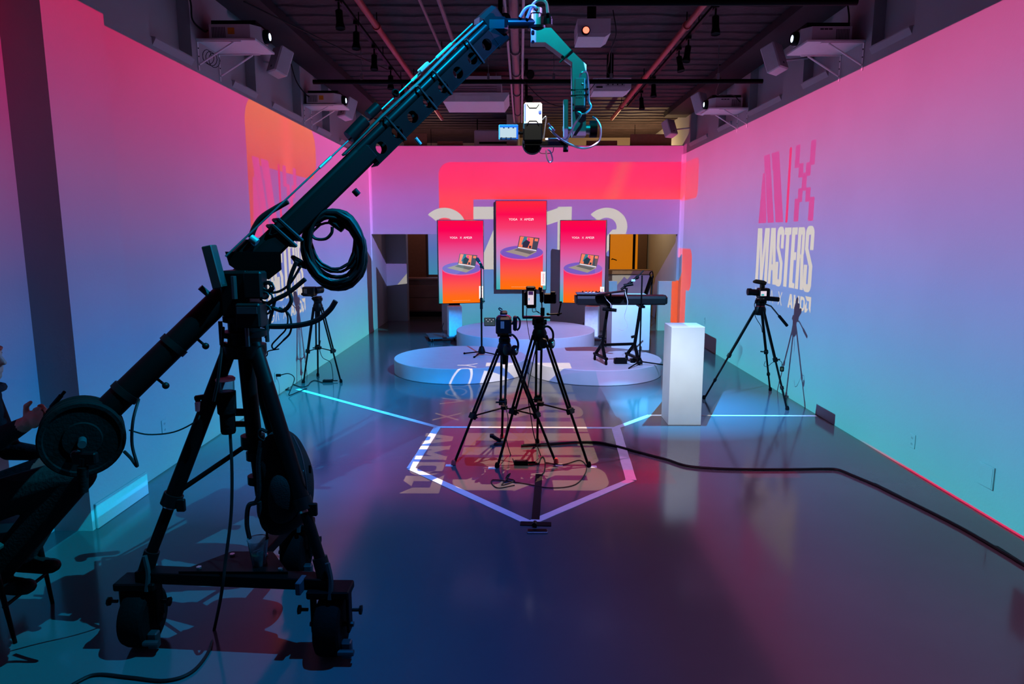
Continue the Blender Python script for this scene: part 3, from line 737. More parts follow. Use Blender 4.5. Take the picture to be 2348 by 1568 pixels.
def em(name, rgb, k=1.0):
    m = mat(name, rgb, emit=k); m.cycles.emission_sampling = 'NONE'; return m
E_WHITE = em('screen_white', (250, 246, 246)); E_PUR = em('screen_purple', (118, 78, 182)); E_PINKRIM = em('screen_pink_rim', (248, 30, 110))
E_DARK = em('screen_charcoal', (62, 58, 60)); E_SIL = em('screen_laptop_silver', (158, 140, 124)); E_SILD = em('screen_laptop_keys', (98, 86, 78))
E_ORG = em('screen_orange', (248, 120, 70)); E_TEAL = em('screen_teal', (44, 116, 132)); E_BLK = em('screen_black', (26, 22, 26)); E_MAG = em('screen_magenta', (238, 30, 120))
E_CYAN = em('screen_pale_cyan', (150, 200, 214)); E_TXT = em('screen_dim_text', (255, 176, 120)); E_REDT = em('screen_red_text', (224, 40, 40))
BG_SIDE = grad_mat('screen_background_side', [(0, (60, 170, 176)), (.12, (92, 172, 192)), (.28, (150, 150, 205)), (.42, (190, 120, 190)), (.58, (222, 92, 160)), (.75, (240, 40, 112)), (.88, (252, 0, 84)), (1, (250, 10, 70))], 2, 0, 1)
BG_MID = grad_mat('screen_background_middle', [(0, (60, 170, 176)), (.12, (92, 172, 192)), (.28, (150, 150, 205)), (.42, (196, 128, 190)), (.56, (230, 100, 166)), (.7, (246, 60, 110)), (.85, (252, 10, 80)), (1, (255, 40, 60))], 2, 0, 1)
COLG = grad_mat('screen_column', [(0, (255, 112, 4)), (.25, (255, 104, 30)), (.6, (254, 84, 74)), (.85, (250, 60, 90)), (1, (250, 44, 100))], 2, 0, .37)
def display(root, W, Hh, bg, y0, lbl_w=.16):
    """panel in root-local coords: x centred, z from 0 to Hh, front at local y = y0 (towards -y); art scaled to unit height"""
    fr = MB().b3(-W / 2, W / 2, y0, y0 + .06, 0, Hh, .004).build('bezel', SCR_BLACK, root, local=True, smooth=False)
    b = .012
    w, h = W - 2 * b, Hh - 2 * b
    ctr = bpy.data.objects.new('screen', MB().flat([(-w / 2, 0), (w / 2, 0), (w / 2, h), (-w / 2, h)], (0, 0, 0), (1, 0, 0), (0, 0, 1)).build('screen', None).data)
    for o_ in [o_ for o_ in bpy.data.objects if o_.name.startswith('screen') and o_.data == ctr.data and o_ != ctr]: bpy.data.objects.remove(o_)
    me = ctr.data
    for v in me.vertices: v.co = v.co / h
    me.materials.clear(); me.materials.append(bg)
    ctr.name = 'screen'; COL.objects.link(ctr); ctr.parent = root; ctr.location = (0, y0 - .002, b); ctr.scale = (h, 1, h)
    r = w / h / 2
    def F(name, poly, m, lay): 
        o_ = MB().flat(poly, (0, -.0007 * lay, 0), (1, 0, 0), (0, 0, 1)).build(name, m, ctr, smooth=False, local=True)
        return o_
    ell = lambda cx, cz, rx, rz, a0=0, a1=2 * math.pi, n=40: [(cx + rx * math.cos(a0 + (a1 - a0) * i / n), cz + rz * math.sin(a0 + (a1 - a0) * i / n)) for i in range(n + 1)]
    cr = r * .86; cx = .005; cz = .425
    F('column_art', [(cx - cr, .0), (cx + cr, .0)] + [(cx + cr * math.cos(a), cz - .01 + .075 * math.sin(a)) for a in [-math.pi * k / 24 for k in range(25)]], COLG, 1)
    F('column_rim_art', ell(cx, cz - .006, cr, .075, math.pi, 2 * math.pi), E_PINKRIM, 1.6)
    F('column_top_art', ell(cx, cz, cr, .075)[:-1], E_PUR, 2.4)
    # laptop
    s = cr / .25
    P = lambda l: [(cx + a * s, cz + bz * s) for a, bz in l]
    F('laptop_base_art', P([(-.19, .008), (-.05, .048), (.18, .008), (.06, -.055)]), E_SIL, 3.2)
    F('laptop_keys_art', P([(-.09, .026), (-.045, .044), (.155, .006), (.10, -.022)]), E_SILD, 4)
    F('laptop_lid_art', P([(-.05, .05), (.175, .012), (.208, .165), (-.022, .19)]), E_DARK, 4)
    F('laptop_picture_art', P([(-.038, .066), (.118, .040), (.140, .165), (-.014, .184)]), E_ORG, 4.8)
    F('laptop_picture_art', P([(-.005, .09), (.05, .09), (.066, .178), (.03, .18)]), E_TEAL, 5.6)
    F('laptop_picture_art', P([(.01, .06), (.07, .052), (.10, .12), (.055, .146), (.012, .11)]), E_BLK, 6.4)
    F('laptop_picture_art', P([(.072, .135), (.085, .12), (.098, .15), (.078, .176)]), E_MAG, 6.4)
    F('laptop_picture_art', P([(.085, .05), (.11, .046), (.114, .075), (.088, .078)]), E_BLK, 6.4)
    F('laptop_screen_edge_art', P([(-.043, .052), (.172, .016), (.173, .026), (-.041, .062)]), E_WHITE, 5.6)
    F('laptop_panel_art', P([(.15, .13), (.188, .125), (.194, .155), (.155, .16)]), E_ORG, 5.6)
    # lettering
    ts = .034 * r / .28
    o1 = text_mesh('YOGA', ts, 'lettering', E_WHITE, ctr, (-.090 * r / .28, -.004, .795), (math.pi / 2, 0, 0), .0002)
    o2 = text_mesh('X', ts, 'lettering', E_WHITE, ctr, (.0, -.004, .795), (math.pi / 2, 0, 0), .0002)
    o3 = text_mesh('AMD', ts * 1.08, 'lettering', E_WHITE, ctr, (.072 * r / .28, -.004, .795), (math.pi / 2, 0, 0), .0005)
    q = .024 * r / .28; x0, z0 = .112 * r / .28, .795 - q / 2
    F('arrow_mark', [(x0, z0 + q), (x0 + q, z0 + q), (x0 + q, z0), (x0 + q * .72, z0 + q * .28), (x0 + q * .72, z0 + q * .72), (x0 + q * .28, z0 + q * .72)], E_WHITE, 5.5)
    F('arrow_mark', [(x0, z0 + q * .3), (x0 + q * .25, z0 + q * .55), (x0 + q * .25, z0 + q * .25), (x0 + q * .55, z0 + q * .25), (x0 + q * .3, z0), (x0, z0)], E_WHITE, 5.5)
    lw = .052 * r / .28
    F('brand_label', [(r - .004 - lw, .045), (r - .004, .045), (r - .004, .205), (r - .004 - lw, .205)], E_WHITE, 4)
    text_mesh('Lenovo', .038, 'lettering', E_REDT, ctr, (r - .004 - lw * .5, -.004, .125), (math.pi / 2, -math.pi / 2, 0), .0002)
    x = -.11
    random.seed(11)
    while x < .1:
        k = random.uniform(.008, .022); F('fine_print', [(x, .028), (x + k, .028), (x + k, .032), (x, .032)], E_TXT, 4); x += k + .005
    return fr
def kiosk(loc, rz, mir, label):
    t = thing('display_kiosk', label, 'display', loc, rz, 'portrait screens on rolling stands')
    W, Hh, zb = .84, 1.5, .66
    sc_ = bpy.data.objects.new('display_panel', None); COL.objects.link(sc_); sc_.parent = t; sc_.location = (0, 0, zb)
    display(sc_, W, Hh, BG_SIDE, -.06)
    gl = mat('grey_stand_plate', (96, 100, 108), .25, .5)
    B0 = mir + (-.50 if mir < 0 else -.17)
    MB().b3(B0, B0 + .58, -.3, .3, .06, .085, .004).build('base_plate', gl, t, local=True, smooth=False)
    for x in (B0 + .05, B0 + .53):
        for y in (-.26, .26):
            c = MB().lathe([(.028, 0), (.03, .004), (.03, .022), (.028, .026)], (x - .013, y, .03), (1, 0, 0), 14).build('caster', RUBBER, t, local=True)
            MB().b3(x - .02, x + .02, y - .006, y + .006, .03, .06).build('caster_fork', STEEL, c, local=True, smooth=False)
    MB().b3(-.14 + mir, .10 + mir, -.22, -.001, .085, .63, .006).build('pedestal', mat('frosted_white_acrylic', (214, 216, 222), .35, bump=.1), t, local=True)
    MB().b3(mir - .1, mir + .1, .0, .06, .08, 1.6, .004).build('mast', PLAS, t, local=True)
    MB().b3(-.2, .2, -.001, .02, 1.2, 1.6, .004).build('mount_plate', PLAS, t, local=True)
    MB().tube(crom([(-.2 + mir, .05, .3), (-.22 + mir, .1, .2), (-.2 + mir, .08, .1)]), .006, 6).build('power_cord', CABLE, t, local=True)
kiosk((-1.02, 12.45, 0), math.radians(14), -.12, 'portrait screen with laptop advert on a rolling stand, left of the middle screen')
kiosk((1.20, 12.45, 0), math.radians(-14), .22, 'portrait screen with laptop advert on a rolling stand, right of the middle screen')
t = thing('wall_display', 'largest portrait screen with laptop advert mounted high on the back wall', 'display', (.085, 13.5, .82))
display(t, 1.0, 1.735, BG_MID, -.02)
MB().b3(-.2, .2, .04, .098, .5, 1.2).build('wall_bracket', PLAS, t, local=True, smooth=False)

# ------------------------------------------------------------------ rooms behind the back wall
WOOD = mat('brown_cabinet_wood', (140, 100, 84), .6, var=.12, scale=4)
t = thing('drawer_cabinet', 'low brown cabinet with drawers in the room behind the left opening', 'cabinet', (-1.9, 16.0, 0))
MB().b3(-2.75, -1.0, 15.9, 16.4, .12, .86, .004).build('carcass', WOOD, t, smooth=False)
for k in range(2): MB().b3(-2.73, -1.02, 15.88, 15.9, .15 + .3 * k, .43 + .3 * k, .004).build('drawer_front', WOOD, t, smooth=False)
MB().b3(-2.78, -.98, 15.87, 16.43, .86, .9, .004).build('top', WOOD, t, smooth=False)
MB().b3(-2.7, -1.05, 15.98, 16.38, 0, .12).build('toe_kick', PLAS, t, smooth=False)
t = thing('speaker_rack', 'small black rack unit on the floor behind the left opening', 'rack', (-3.2, 15.95, 0))
MB().b3(-3.1, -2.82, 15.85, 16.2, .42, .62, .01).build('upper_case', PLAS, t); MB().b3(-3.1, -2.82, 15.85, 16.2, .14, .34, .01).build('lower_case', PLAS, t)
for x in (-3.08, -2.84): MB().cyl((x, 16.1, 0), (x, 16.1, .62), .012, n=8).build('post', BLACK, t)
MB().tube(crom([(-3.0, 15.86, .16), (-3.06, 15.8, .1), (-2.95, 15.78, .03), (-2.9, 15.8, .12)]), .006, 6).build('cord', CABLE, t)
mb = MB(); mb.b3(-4.5, -2.62, 16.45, 16.6, 0, 3.2); mb.b3(-2.62, -.2, 16.45, 16.6, 0, .95); mb.b3(-2.62, -2.14, 16.45, 16.6, .95, 3.2)
struct(mb.build('wall_inner_left', mat('brown_wall_paint', (128, 92, 76), .8), smooth=False))
t = struct(MB().b3(-2.16, -2.12, 16.4, 16.46, .9, 3.2).build('window_1', mat('dark_window_frame', (60, 44, 40), .6), smooth=False))
MB().b3(-2.12, -.2, 16.5, 16.52, .95, 3.2).build('pane', grad_mat('projected_glow_pane', [(0, (70, 150, 190)), (.5, (96, 128, 200)), (1, (140, 120, 200))], 2, .95, 2.2, .75), t, smooth=False)  # projected gradient put into the pane as its own glow
MB().tube([(-1.86, 16.47, 3.2), (-1.84, 16.47, 2.0), (-1.8, 16.47, .95)], .012, 6).build('blind_cord', PLAS, t)
# right-hand room: half wall with a dark ledge, orange lit door, sloping wall, leaning easel
mb = MB(); mb.b3(1.55, 3.02, 15.5, 15.7, 0, 1.02)
struct(mb.build('wall_half', WALL, smooth=False))
struct(MB().b3(1.5, 3.06, 15.44, 15.74, 1.02, 1.12, .005).build('trim_1', mat('brown_ledge', (120, 96, 76), .6), smooth=False))
struct(MB().b3(XR + .06, XR + .2, YB + TH, 17.9, 0, ZC).build('wall_inner_right', DIM, smooth=False))
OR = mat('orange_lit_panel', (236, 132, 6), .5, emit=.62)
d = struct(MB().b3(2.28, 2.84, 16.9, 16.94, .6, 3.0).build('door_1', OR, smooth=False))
MB().cyl((2.33, 16.9, 1.3), (2.33, 16.84, 1.3), .012, n=8).build('door_handle', BLACK, d); MB().cyl((2.33, 16.85, 1.32), (2.45, 16.85, 1.28), .012, n=8).build('door_handle', BLACK, d)
BR = mat('brown_door_jamb', (88, 62, 44), .6)
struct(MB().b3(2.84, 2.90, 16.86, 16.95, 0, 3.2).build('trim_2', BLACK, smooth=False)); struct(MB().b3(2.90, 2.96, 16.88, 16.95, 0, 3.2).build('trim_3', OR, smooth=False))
struct(MB().b3(2.96, 3.18, 16.85, 16.95, 0, 3.2).build('trim_4', BR, smooth=False)); struct(MB().b3(1.7, 2.28, 16.85, 16.95, 0, 3.2).build('trim_5', BLACK, smooth=False))
struct(MB().b3(-.0, XR + .1, 16.96, 17.1, 0, ZC).build('wall_inner_back', DIM, smooth=False))
t = thing('folded_easel', 'dark folded easel leaning behind the right opening', 'easel', (2.8, 14.3, 0))
MB().beam((2.45, 14.1, .0), (2.82, 14.35, 1.02), .10, .03).build('leg', BLACK, t); MB().beam((2.76, 14.1, .02), (2.85, 14.4, 1.05), .03, .02).build('leg', BLACK, t)
MB().tube(crom([(2.8, 14.3, .98), (2.77, 14.28, 1.1), (2.82, 14.28, 1.14), (2.85, 14.3, 1.02)]), .012, 6).build('handle', BLACK, t)
for loc, e_, c_ in (((2.5, 15.0, 3.3), 95, (1, .66, .34)), ((-1.9, 15.6, 3.3), 22, (1, .5, .36))):  # fill bulbs added to warm the walls behind the openings
    t = thing('fill_bulb', 'added warm fill bulb in the room behind the %s opening' % ('right' if loc[0] > 0 else 'left'), 'lamp', loc)
    MB().ball(loc, .035, 2).build('bulb', mat('fill_bulb_glow', (255, 190, 110), .4, emit=3), t); MB().cyl((loc[0], loc[1], loc[2] + .03), (loc[0], loc[1], ZC), .006, n=6).build('cord', CABLE, t)
    l = bpy.data.lights.new('bulb_fill_light', 'POINT'); l.energy = e_; l.color = c_; l.shadow_soft_size = .06
    lo = bpy.data.objects.new('bulb_fill_light', l); COL.objects.link(lo); lo.location = (loc[0], loc[1], loc[2] - .1)

# ------------------------------------------------------------------ camera crane
crane = thing('camera_crane', 'large black camera crane on a three-wheeled dolly reaching up across the room', 'camera crane', (-1.25, 3.1, 0))
HUB = mat('cast_wheel_hub', (34, 35, 38), .4, .5)
def dolly_wheel(c, s):
    """c = contact point on the floor"""
    x, y = c; r, w_ = .138, .12
    tyre = MB().lathe([(.075, -.052), (.115, -.058), (.130, -.05), (r, -.03), (r, .03), (.130, .05), (.115, .058), (.075, .052)], (x, y, r), (1, 0, 0), 36).build('wheel', RUBBER, crane)
    MB().lathe([(0, -.045), (.03, -.05), (.035, -.035), (.07, -.035), (.08, -.048), (.08, .048), (.07, .035), (.035, .035), (.03, .05), (0, .045)], (x, y, r), (1, 0, 0), 24).build('hub', HUB, tyre)
    MB().cyl((x - .1, y, r), (x + .1, y, r), .012, n=10).build('axle', DARKM, tyre)
    fk = MB(); fk.b3(x - .088, x - .074, y - .03, y + .03, r - .03, .32, .004); fk.b3(x + .074, x + .088, y - .03, y + .03, r - .03, .32, .004); fk.b3(x - .095, x + .095, y - .06, y + .06, .288, .325, .006)
    f_ = fk.build('wheel_fork', BLACK, crane)
    for sx in (-1, 1):
        k = MB().cyl((x + sx * .1, y - .02, .22), (x + sx * .13, y - .02, .22), .008, n=8); k.lathe([(.0, 0), (.02, .004), (.022, .014), (.0, .018)], (x + sx * .13, y - .02, .22), (sx, 0, 0), 8); k.build('lock_knob', PLAS, f_)
    MB().b3(x + .06, x + .105, y - .09, y - .05, .02, .1, .006).build('brake', DARKM, f_); MB().cyl((x + .05, y - .1, .06), (x + .12, y - .1, .06), .014, n=10).build('brake_pedal', DARKM, f_)
W1, W2, W3 = (-1.75, 2.95), (-.845, 2.885), (-1.235, 3.6)
for w_ in (W1, W2, W3): dolly_wheel(w_, 1)
MB().beam((W1[0], W1[1], .345), (W2[0], W2[1], .345), .075, .055).build('dolly_beam', BLACK, crane)
MB().beam((-1.28, 2.95, .3425), (W3[0], W3[1], .3425), .07, .052).build('dolly_beam', BLACK, crane)
MB().prism([(-.26, -.04), (.24, -.04), (.1, .16), (-.1, .16)], (-1.28, 2.94, .373), (1, 0, 0), (0, 1, 0), (0, 0, 1), .012).build('dolly_plate', BLACK, crane)
for x, y in ((-1.46, 2.93), (-1.08, 2.92), (-1.2, 3.06), (-1.36, 3.06)): MB().cyl((x, y, .385), (x, y, .393), .012, n=6).build('bolt', STEEL, crane)
MB().beam((-.98, 2.855, .345), (-.955, 2.853, .345), .08, .06).build('tape_mark', mat('blue_tape', (14, 42, 56), .6), crane)
APX = Vector((-1.265, 3.13, 1.40))
feet = [Vector((W1[0] + .03, W1[1] + .0, .37)), Vector((W2[0] - .02, W2[1], .37)), Vector((W3[0] + .01, W3[1] - .02, .37))]
tops = [APX + Vector((-.055, -.02, 0)), APX + Vector((.05, -.02, 0)), APX + Vector((0, .06, 0))]
TAPE = mat('silver_ring', (190, 180, 180), .25, .8)
for a, b in zip(feet, tops):
    d = (b - a)
    leg = MB().cyl(a + d * .30, b, .036, .034).build('leg', BLACK, crane)
    MB().cyl(a, a + d * .34, .025).build('lower_leg', BLACK, leg)
    MB().cyl(a + d * .285, a + d * .335, .044).build('leg_clamp', PLAS, leg)
    MB().cyl(a + d * .275, a + d * .288, .030).build('silver_ring', TAPE, leg)
    q = a + d * .31; MB().b3(q.x + .03, q.x + .07, q.y - .03, q.y - .01, q.z - .05, q.z + .01, .004).build('clamp_lever', PLAS, leg)
    MB().cyl(a - Vector((0, 0, .015)), a + d.normalized() * .09, .034).build('leg_foot', PLAS, leg)
    MB().tube(crom([a + Vector((.02, -.03, .08)), a + Vector((.035, -.04, 0)), a + Vector((.03, -.055, -.08))]), .012, 6).build('tie_strap', mat('teal_strap', (10, 26, 30), .7), leg)
HUBZ = .93
MB().cyl(APX + Vector((0, 0, -.05)), (APX.x + .02, APX.y, .86), .036).build('centre_column', BLACK, crane)
MB().cyl((APX.x + .02, APX.y, .86), (APX.x + .03, APX.y, .66), .027, .024).build('column_tip', BLACK, crane)
for z in (.86, .74): MB().cyl((APX.x + .02, APX.y, z - .02), (APX.x + .02, APX.y, z + .02), .045, n=12).build('column_collar', PLAS, crane)
sh = MB().cyl((APX.x + .01, APX.y, HUBZ - .03), (APX.x + .01, APX.y, HUBZ + .03), .055).build('spreader_hub', PLAS, crane)
for a, b in zip(feet, tops):
    q = a + (b - a) * .33; MB().cyl((APX.x + .01, APX.y, HUBZ), q, .012, n=8).build('spreader_arm', BLACK, crane)
# crown and pan head
MB().lathe([(.09, 1.34), (.095, 1.36), (.095, 1.395), (.075, 1.40), (.075, 1.43), (.1, 1.435), (.1, 1.46), (.07, 1.465), (.07, 1.50), (.09, 1.505), (.09, 1.53)], (APX.x, APX.y, 0), (0, 0, 1), 28).build('levelling_crown', BLACK, crane)
for k in range(4):
    a = k * math.pi / 2 + .5; p = Vector((APX.x + .1 * math.cos(a), APX.y + .1 * math.sin(a), 1.45)); MB().cyl(p - Vector((0, 0, .05)), p + Vector((0, 0, .06)), .01, n=8).build('levelling_screw', DARKM, crane)
hd = MB(); hd.b3(APX.x - .07, APX.x + .06, 3.05, 3.21, 1.53, 1.74, .012); hd.build('pan_head', BLACK, crane)
MB().b3(APX.x + .02, APX.x + .13, 2.99, 3.09, 1.49, 1.60, .008).build('motor_box', PLAS, crane); MB().b3(APX.x + .03, APX.x + .12, 2.985, 2.99, 1.555, 1.585).build('motor_label', DARKM, crane)
MB().b3(APX.x + .06, APX.x + .14, 3.0, 3.08, 1.62, 1.74, .008).build('junction_box', PLAS, crane)
MB().cyl((APX.x + .02, 3.0, 1.62), (APX.x + .02, 3.0, 1.72), .012, n=10).build('lever', DARKM, crane)
MB().tube(crom([at(512, 750, 3.05), at(508, 800, 3.0), at(500, 870, 2.98), at(490, 920, 2.98)]), .007, 6).build('dangling_cord', CABLE, crane)
# arm axes
A0 = Vector((-1.85, 2.80, 1.06)); A1 = Vector((-.075, 3.9, 3.02)); LA_ = (A1 - A0).length
ad = (A1 - A0).normalized(); asd = Vector((ad.y, -ad.x, 0)).normalized(); aup = asd.cross(ad).normalized() * -1
if aup.z < 0: aup = -aup
def ap(s, b=0., c=0.): return A0 + ad * s + aup * b + asd * c
MB().cyl(ap(.04), ap(1.0), .057).build('rear_arm_tube', BLACK, crane)
for s_, w_ in ((.22, .03), (.5, .03), (.82, .04)): MB().cyl(ap(s_), ap(s_ + w_), .064).build('arm_collar', PLAS, crane)
for s_ in (.36, .6): MB().cyl(ap(s_, -.055), ap(s_, -.09), .006, n=8).ball(ap(s_, -.1), .016).build('arm_lock_knob', PLAS, crane)
MB().cyl(ap(.78, .05), ap(.78, .1), .014, n=10).build('arm_bolt', DARKM, crane)
MB().box(ap(1.395, .006), (.085, .088, .86), (asd, aup, ad), .014).build('main_arm_beam', BLACK, crane)
MB().cyl(ap(.98, .052), ap(1.76, .05), .025).build('arm_top_tube', BLACK, crane)
# perforated front section: two web plates with lightening holes
PSTEEL = mat('blue_black_arm_paint', (6, 7, 8), .33, .0, spec=.07)
holes = [1.86 + .118 * k for k in range(8)]
def holed_plate(c, th):
    mb = MB(); hw, r, n = .059, .030, 24; b0, b1 = -.056, .036; bm_ = (b0 + b1) / 2
    for face in (c, c + th):
        for h_ in holes:
            ring = [(h_ + r * math.cos(2 * math.pi * k / n), bm_ + r * math.sin(2 * math.pi * k / n)) for k in range(n)]
            def outer(a):
                x, y = math.cos(a), math.sin(a); k = min(hw / max(abs(x), 1e-6), (b1 - b0) / 2 / max(abs(y), 1e-6)); return (h_ + x * k, bm_ + y * k)
            angs = [2 * math.pi * k / n for k in range(n)]
            out = [outer(a) for a in angs]
            corner = math.atan2((b1 - b0) / 2, hw)
            for cq in (corner, math.pi - corner, math.pi + corner, 2 * math.pi - corner):
                k = round(cq / (2 * math.pi / n)) % n; out[k] = (h_ + math.copysign(hw, math.cos(cq)), bm_ + math.copysign((b1 - b0) / 2, math.sin(cq)))
            vs = [ap(a, b, face) for a, b in ring] + [ap(a, b, face) for a, b in out]
            mb.add(vs, [(k, (k + 1) % n, n + (k + 1) % n, n + k) for k in range(n)])
    for h_ in holes:
        vs = [ap(h_ + r * math.cos(2 * math.pi * k / n), bm_ + r * math.sin(2 * math.pi * k / n), f_) for f_ in (c, c + th) for k in range(n)]
        mb.add(vs, [(k, (k + 1) % n, n + (k + 1) % n, n + k) for k in range(n)])
    return mb
for c in (-.04, .034): holed_plate(c, .006).build('perforated_web', PSTEEL, crane)
MB().box(ap(2.27, -.057), (.085, .006, .98), (asd, aup, ad), .002).build('arm_bottom_flange', PSTEEL, crane)
MB().cyl(ap(1.72, .05), ap(2.8, .05), .025).build('arm_top_tube', PSTEEL, crane)
MB().box(ap(2.78, -.02), (.08, .11, .10), (asd, aup, ad), .01).build('arm_end_block', BLACK, crane)
for s_ in (1.98, 2.22, 2.34, 2.6):
    MB().tube([ap(s_, .08, .046), ap(s_ + .005, -.064, .046), ap(s_ + .005, -.064, -.046), ap(s_, .08, -.046)], .006, 6, closed=True).build('cable_tie', CABLE, crane)
for s_ in (1.2, 1.24): MB().tube([ap(s_, .085, .05), ap(s_ + .01, -.056, .05), ap(s_ + .01, -.056, -.05), ap(s_, .085, -.05)], .009, 6, closed=True).build('cable_tie', CABLE, crane)
MB().cyl(ap(1.78, .125), ap(1.90, .13), .032).build('cable_clamp_drum', PSTEEL, crane); MB().cyl(ap(1.93, .135), ap(2.0, .135), .026).build('cable_clamp_drum', PSTEEL, crane)
MB().lathe([(.014, -.006), (.02, 0), (.014, .006), (.012, 0), (.014, -.006)], ap(2.12, .125), asd, 16).build('ring_lug', PSTEEL, crane)
MB().box(ap(2.33, .12), (.03, .02, .07), (asd, aup, ad), .004).build('turnbuckle_anchor', TEAL, crane)
MB().cyl(ap(1.62, -.07), ap(1.62, -.10), .016, n=12).build('arm_lock_knob', PLAS, crane); MB().cyl(ap(2.05, -.1), ap(2.05, -.14), .01, n=10).build('arm_lock_knob', TEAL, crane)
cbl = MB()
for k in range(4):
    off = .012 * k
    cbl.tube([ap(1.7 + .28 * q, .083 + (.006 if q % 2 else 0), -.02 + off) for q in range(5)], .006, 6)
cbl.build('arm_cable', CABLE, crane)
# tension wire with turnbuckle
P0, P1 = at(517, 588, 3.06), at(1083, 55, 3.86)
MB().cyl(P0, P1, .0045, n=8).build('tension_wire', DARKM, crane)
for k0, k1 in ((.72, .755), (.83, .90)):
    MB().cyl(P0.lerp(P1, k0), P0.lerp(P1, k1), .008, n=8).build('turnbuckle', STEEL, crane)
MB().cyl(P0.lerp(P1, .34), P0.lerp(P1, .385), .008, n=8).build('turnbuckle', STEEL, crane)
# bracket where the wire is anchored, control panel, levelling bubble
MB().prism([(-.09, .05), (.16, .05), (.16, -.03), (.10, -.075), (-.01, -.055), (-.075, -.01)], ap(.99, .05, .066), (1, 0, 0), (0, 0, 1), asd, .012).build('wire_anchor_plate', BLACK, crane)
q = at(492, 612, 3.02)
MB().box(q, (.045, .06, .19), (Vector((1, 0, .2)).normalized(), Vector((0, 1, 0)), Vector((-.2, 0, 1)).normalized()), .004).build('handset', mat('brown_black_case', (26, 21, 21), .5), crane)
MB().cyl(at(575, 545, 3.14), at(590, 556, 3.14), .018, n=12).build('wire_guide', TEAL, crane)
MB().box(ap(1.02, .09, 0), (.07, .05, .12), (asd, aup, ad), .006).build('wire_guide_block', BLACK, crane)
# counterweights
for k in range(3):
    o_ = A0 + asd * (-.055 + .055 * k)
    MB().lathe([(.02, 0), (.154, 0), (.160, .008), (.160, .036), (.154, .044), (.14, .044), (.135, .036), (.075, .036), (.07, .044), (.02, .044)], o_, asd, 48).build('counterweight', RUBBER, crane)
MB().cyl(A0 - asd * .08, A0 + asd * .17, .016).build('weight_bar', DARKM, crane)
MB().lathe([(.012, 0), (.02, 0), (.02, .012), (.012, .012), (.012, 0)], A0 + asd * .14 + Vector((-.03, 0, -.05)), asd, 16).build('weight_pin_ring', STEEL, crane)
MB().cyl(at(190, 1050, 2.66), at(190, 1090, 2.66), .012).build('pan_handle', BLACK, crane); MB().cyl(at(190, 1070, 2.66), at(190, 1127, 2.66), .021).build('pan_handle_grip', RUBBER, crane)
MB().box(at(195, 1050, 2.67), (.1, .03, .05), None, .006).build('handle_bracket', BLACK, crane)
MB().tube(crom([at(318, 915, 2.85), at(305, 965, 2.8), at(303, 1020, 2.8), at(315, 1068, 2.8), at(300, 1050, 2.82), at(285, 1035, 2.84)]), .007, 6).build('tail_cord', CABLE, crane)
# head end
M_E = MB(); e0 = at(1120, 48, 3.88)
M_E.box(e0, (.14, .10, .10), (ad, asd, aup), .02); M_E.box(at(1140, 62, 3.88), (.12, .11, .085), None, .02)
M_E.build('arm_nose', BLACK, crane)
MB().cyl(at(1160, 54, 3.88), at(1226, 54, 3.9), .026).build('head_tube', PSTEEL, crane)
MB().cyl(at(1229, 22, 3.9), at(1229, 64, 3.9), .027).build('head_spindle', TEAL, crane); MB().cyl(at(1229, 20, 3.9), at(1229, 32, 3.9), .034).build('spindle_cap', TEAL, crane)
MB().cyl(at(1232, 62, 3.9), at(1232, 68, 3.9), .052).build('spindle_flange', PSTEEL, crane)
for pts, r in (([(1192, 40), (1205, 20), (1222, 14), (1232, 20)], .009), ([(1208, 42), (1222, 10), (1238, 0), (1252, 6), (1256, 30)], .008)):
    MB().tube(crom([at(x, y, 3.86) for x, y in pts]), r, 8).build('head_cable', STEEL, crane)
MB().ball(at(1257, 42, 3.9), .024).cyl(at(1257, 45, 3.9), at(1257, 58, 3.9), .026).build('plug', PSTEEL, crane)
Yh = 3.9
def outline(pts, Y): return [(lambda v: (v.x, v.z))(at(x, y, Y)) for x, y in pts]
MB().prism(outline([(1217, 68), (1263, 68), (1312, 122), (1343, 152), (1343, 170), (1250, 101), (1217, 101)], Yh), (0, Yh - .035, 0), (1, 0, 0), (0, 0, 1), (0, 1, 0), .09).build('gooseneck', TEAL, crane, smooth=False)
MB().prism(outline([(1311, 147), (1343, 152), (1342, 313), (1312, 313)], Yh), (0, Yh - .036, 0), (1, 0, 0), (0, 0, 1), (0, 1, 0), .09).build('drop_arm', TEAL, crane, smooth=False)
for x, y in ((1222, 73), (1222, 96), (1290, 131)): MB().cyl(at(x, y, Yh - .035), at(x, y, Yh - .045), .009, n=10).build('bolt', PLAS, crane)
MB().tube([at(1284, 142, Yh - .04), at(1312, 116, Yh - .04), at(1312, 116, Yh + .06), at(1284, 142, Yh + .06)], .006, 6, closed=True).build('cable_tie', CABLE, crane)
pb = MB().box(at(1329, 213, Yh - .065), (.054, .05, .145), None, .004).build('control_box', TEAL, crane)
for k in range(3):
    for j in range(4): MB().box(at(1321 + 4 * j, 208 + 7 * k, Yh - .092), (.005, .003, .007)).build('button', STEEL, pb, smooth=False)
MB().ball(at(1335, 192, Yh - .09), .006).build('button', STEEL, pb)
for y in (205, 218): MB().tube([at(1310, y + 2, Yh - .09), at(1348, y - 1, Yh - .09), at(1346, y, Yh + .06), at(1312, y, Yh + .06)], .005, 6, closed=True).build('cable_tie', CABLE, crane)
MB().tube(crom([at(1330, 178, Yh - .06), at(1333, 168, Yh - .08), at(1344, 165, Yh - .07), at(1348, 185, Yh - .03), at(1350, 230, Yh), at(1355, 245, Yh), at(1345, 258, Yh - .05), at(1330, 262, Yh - .06), at(1322, 255, Yh - .06)]), .006, 6).build('head_cable', STEEL, crane)
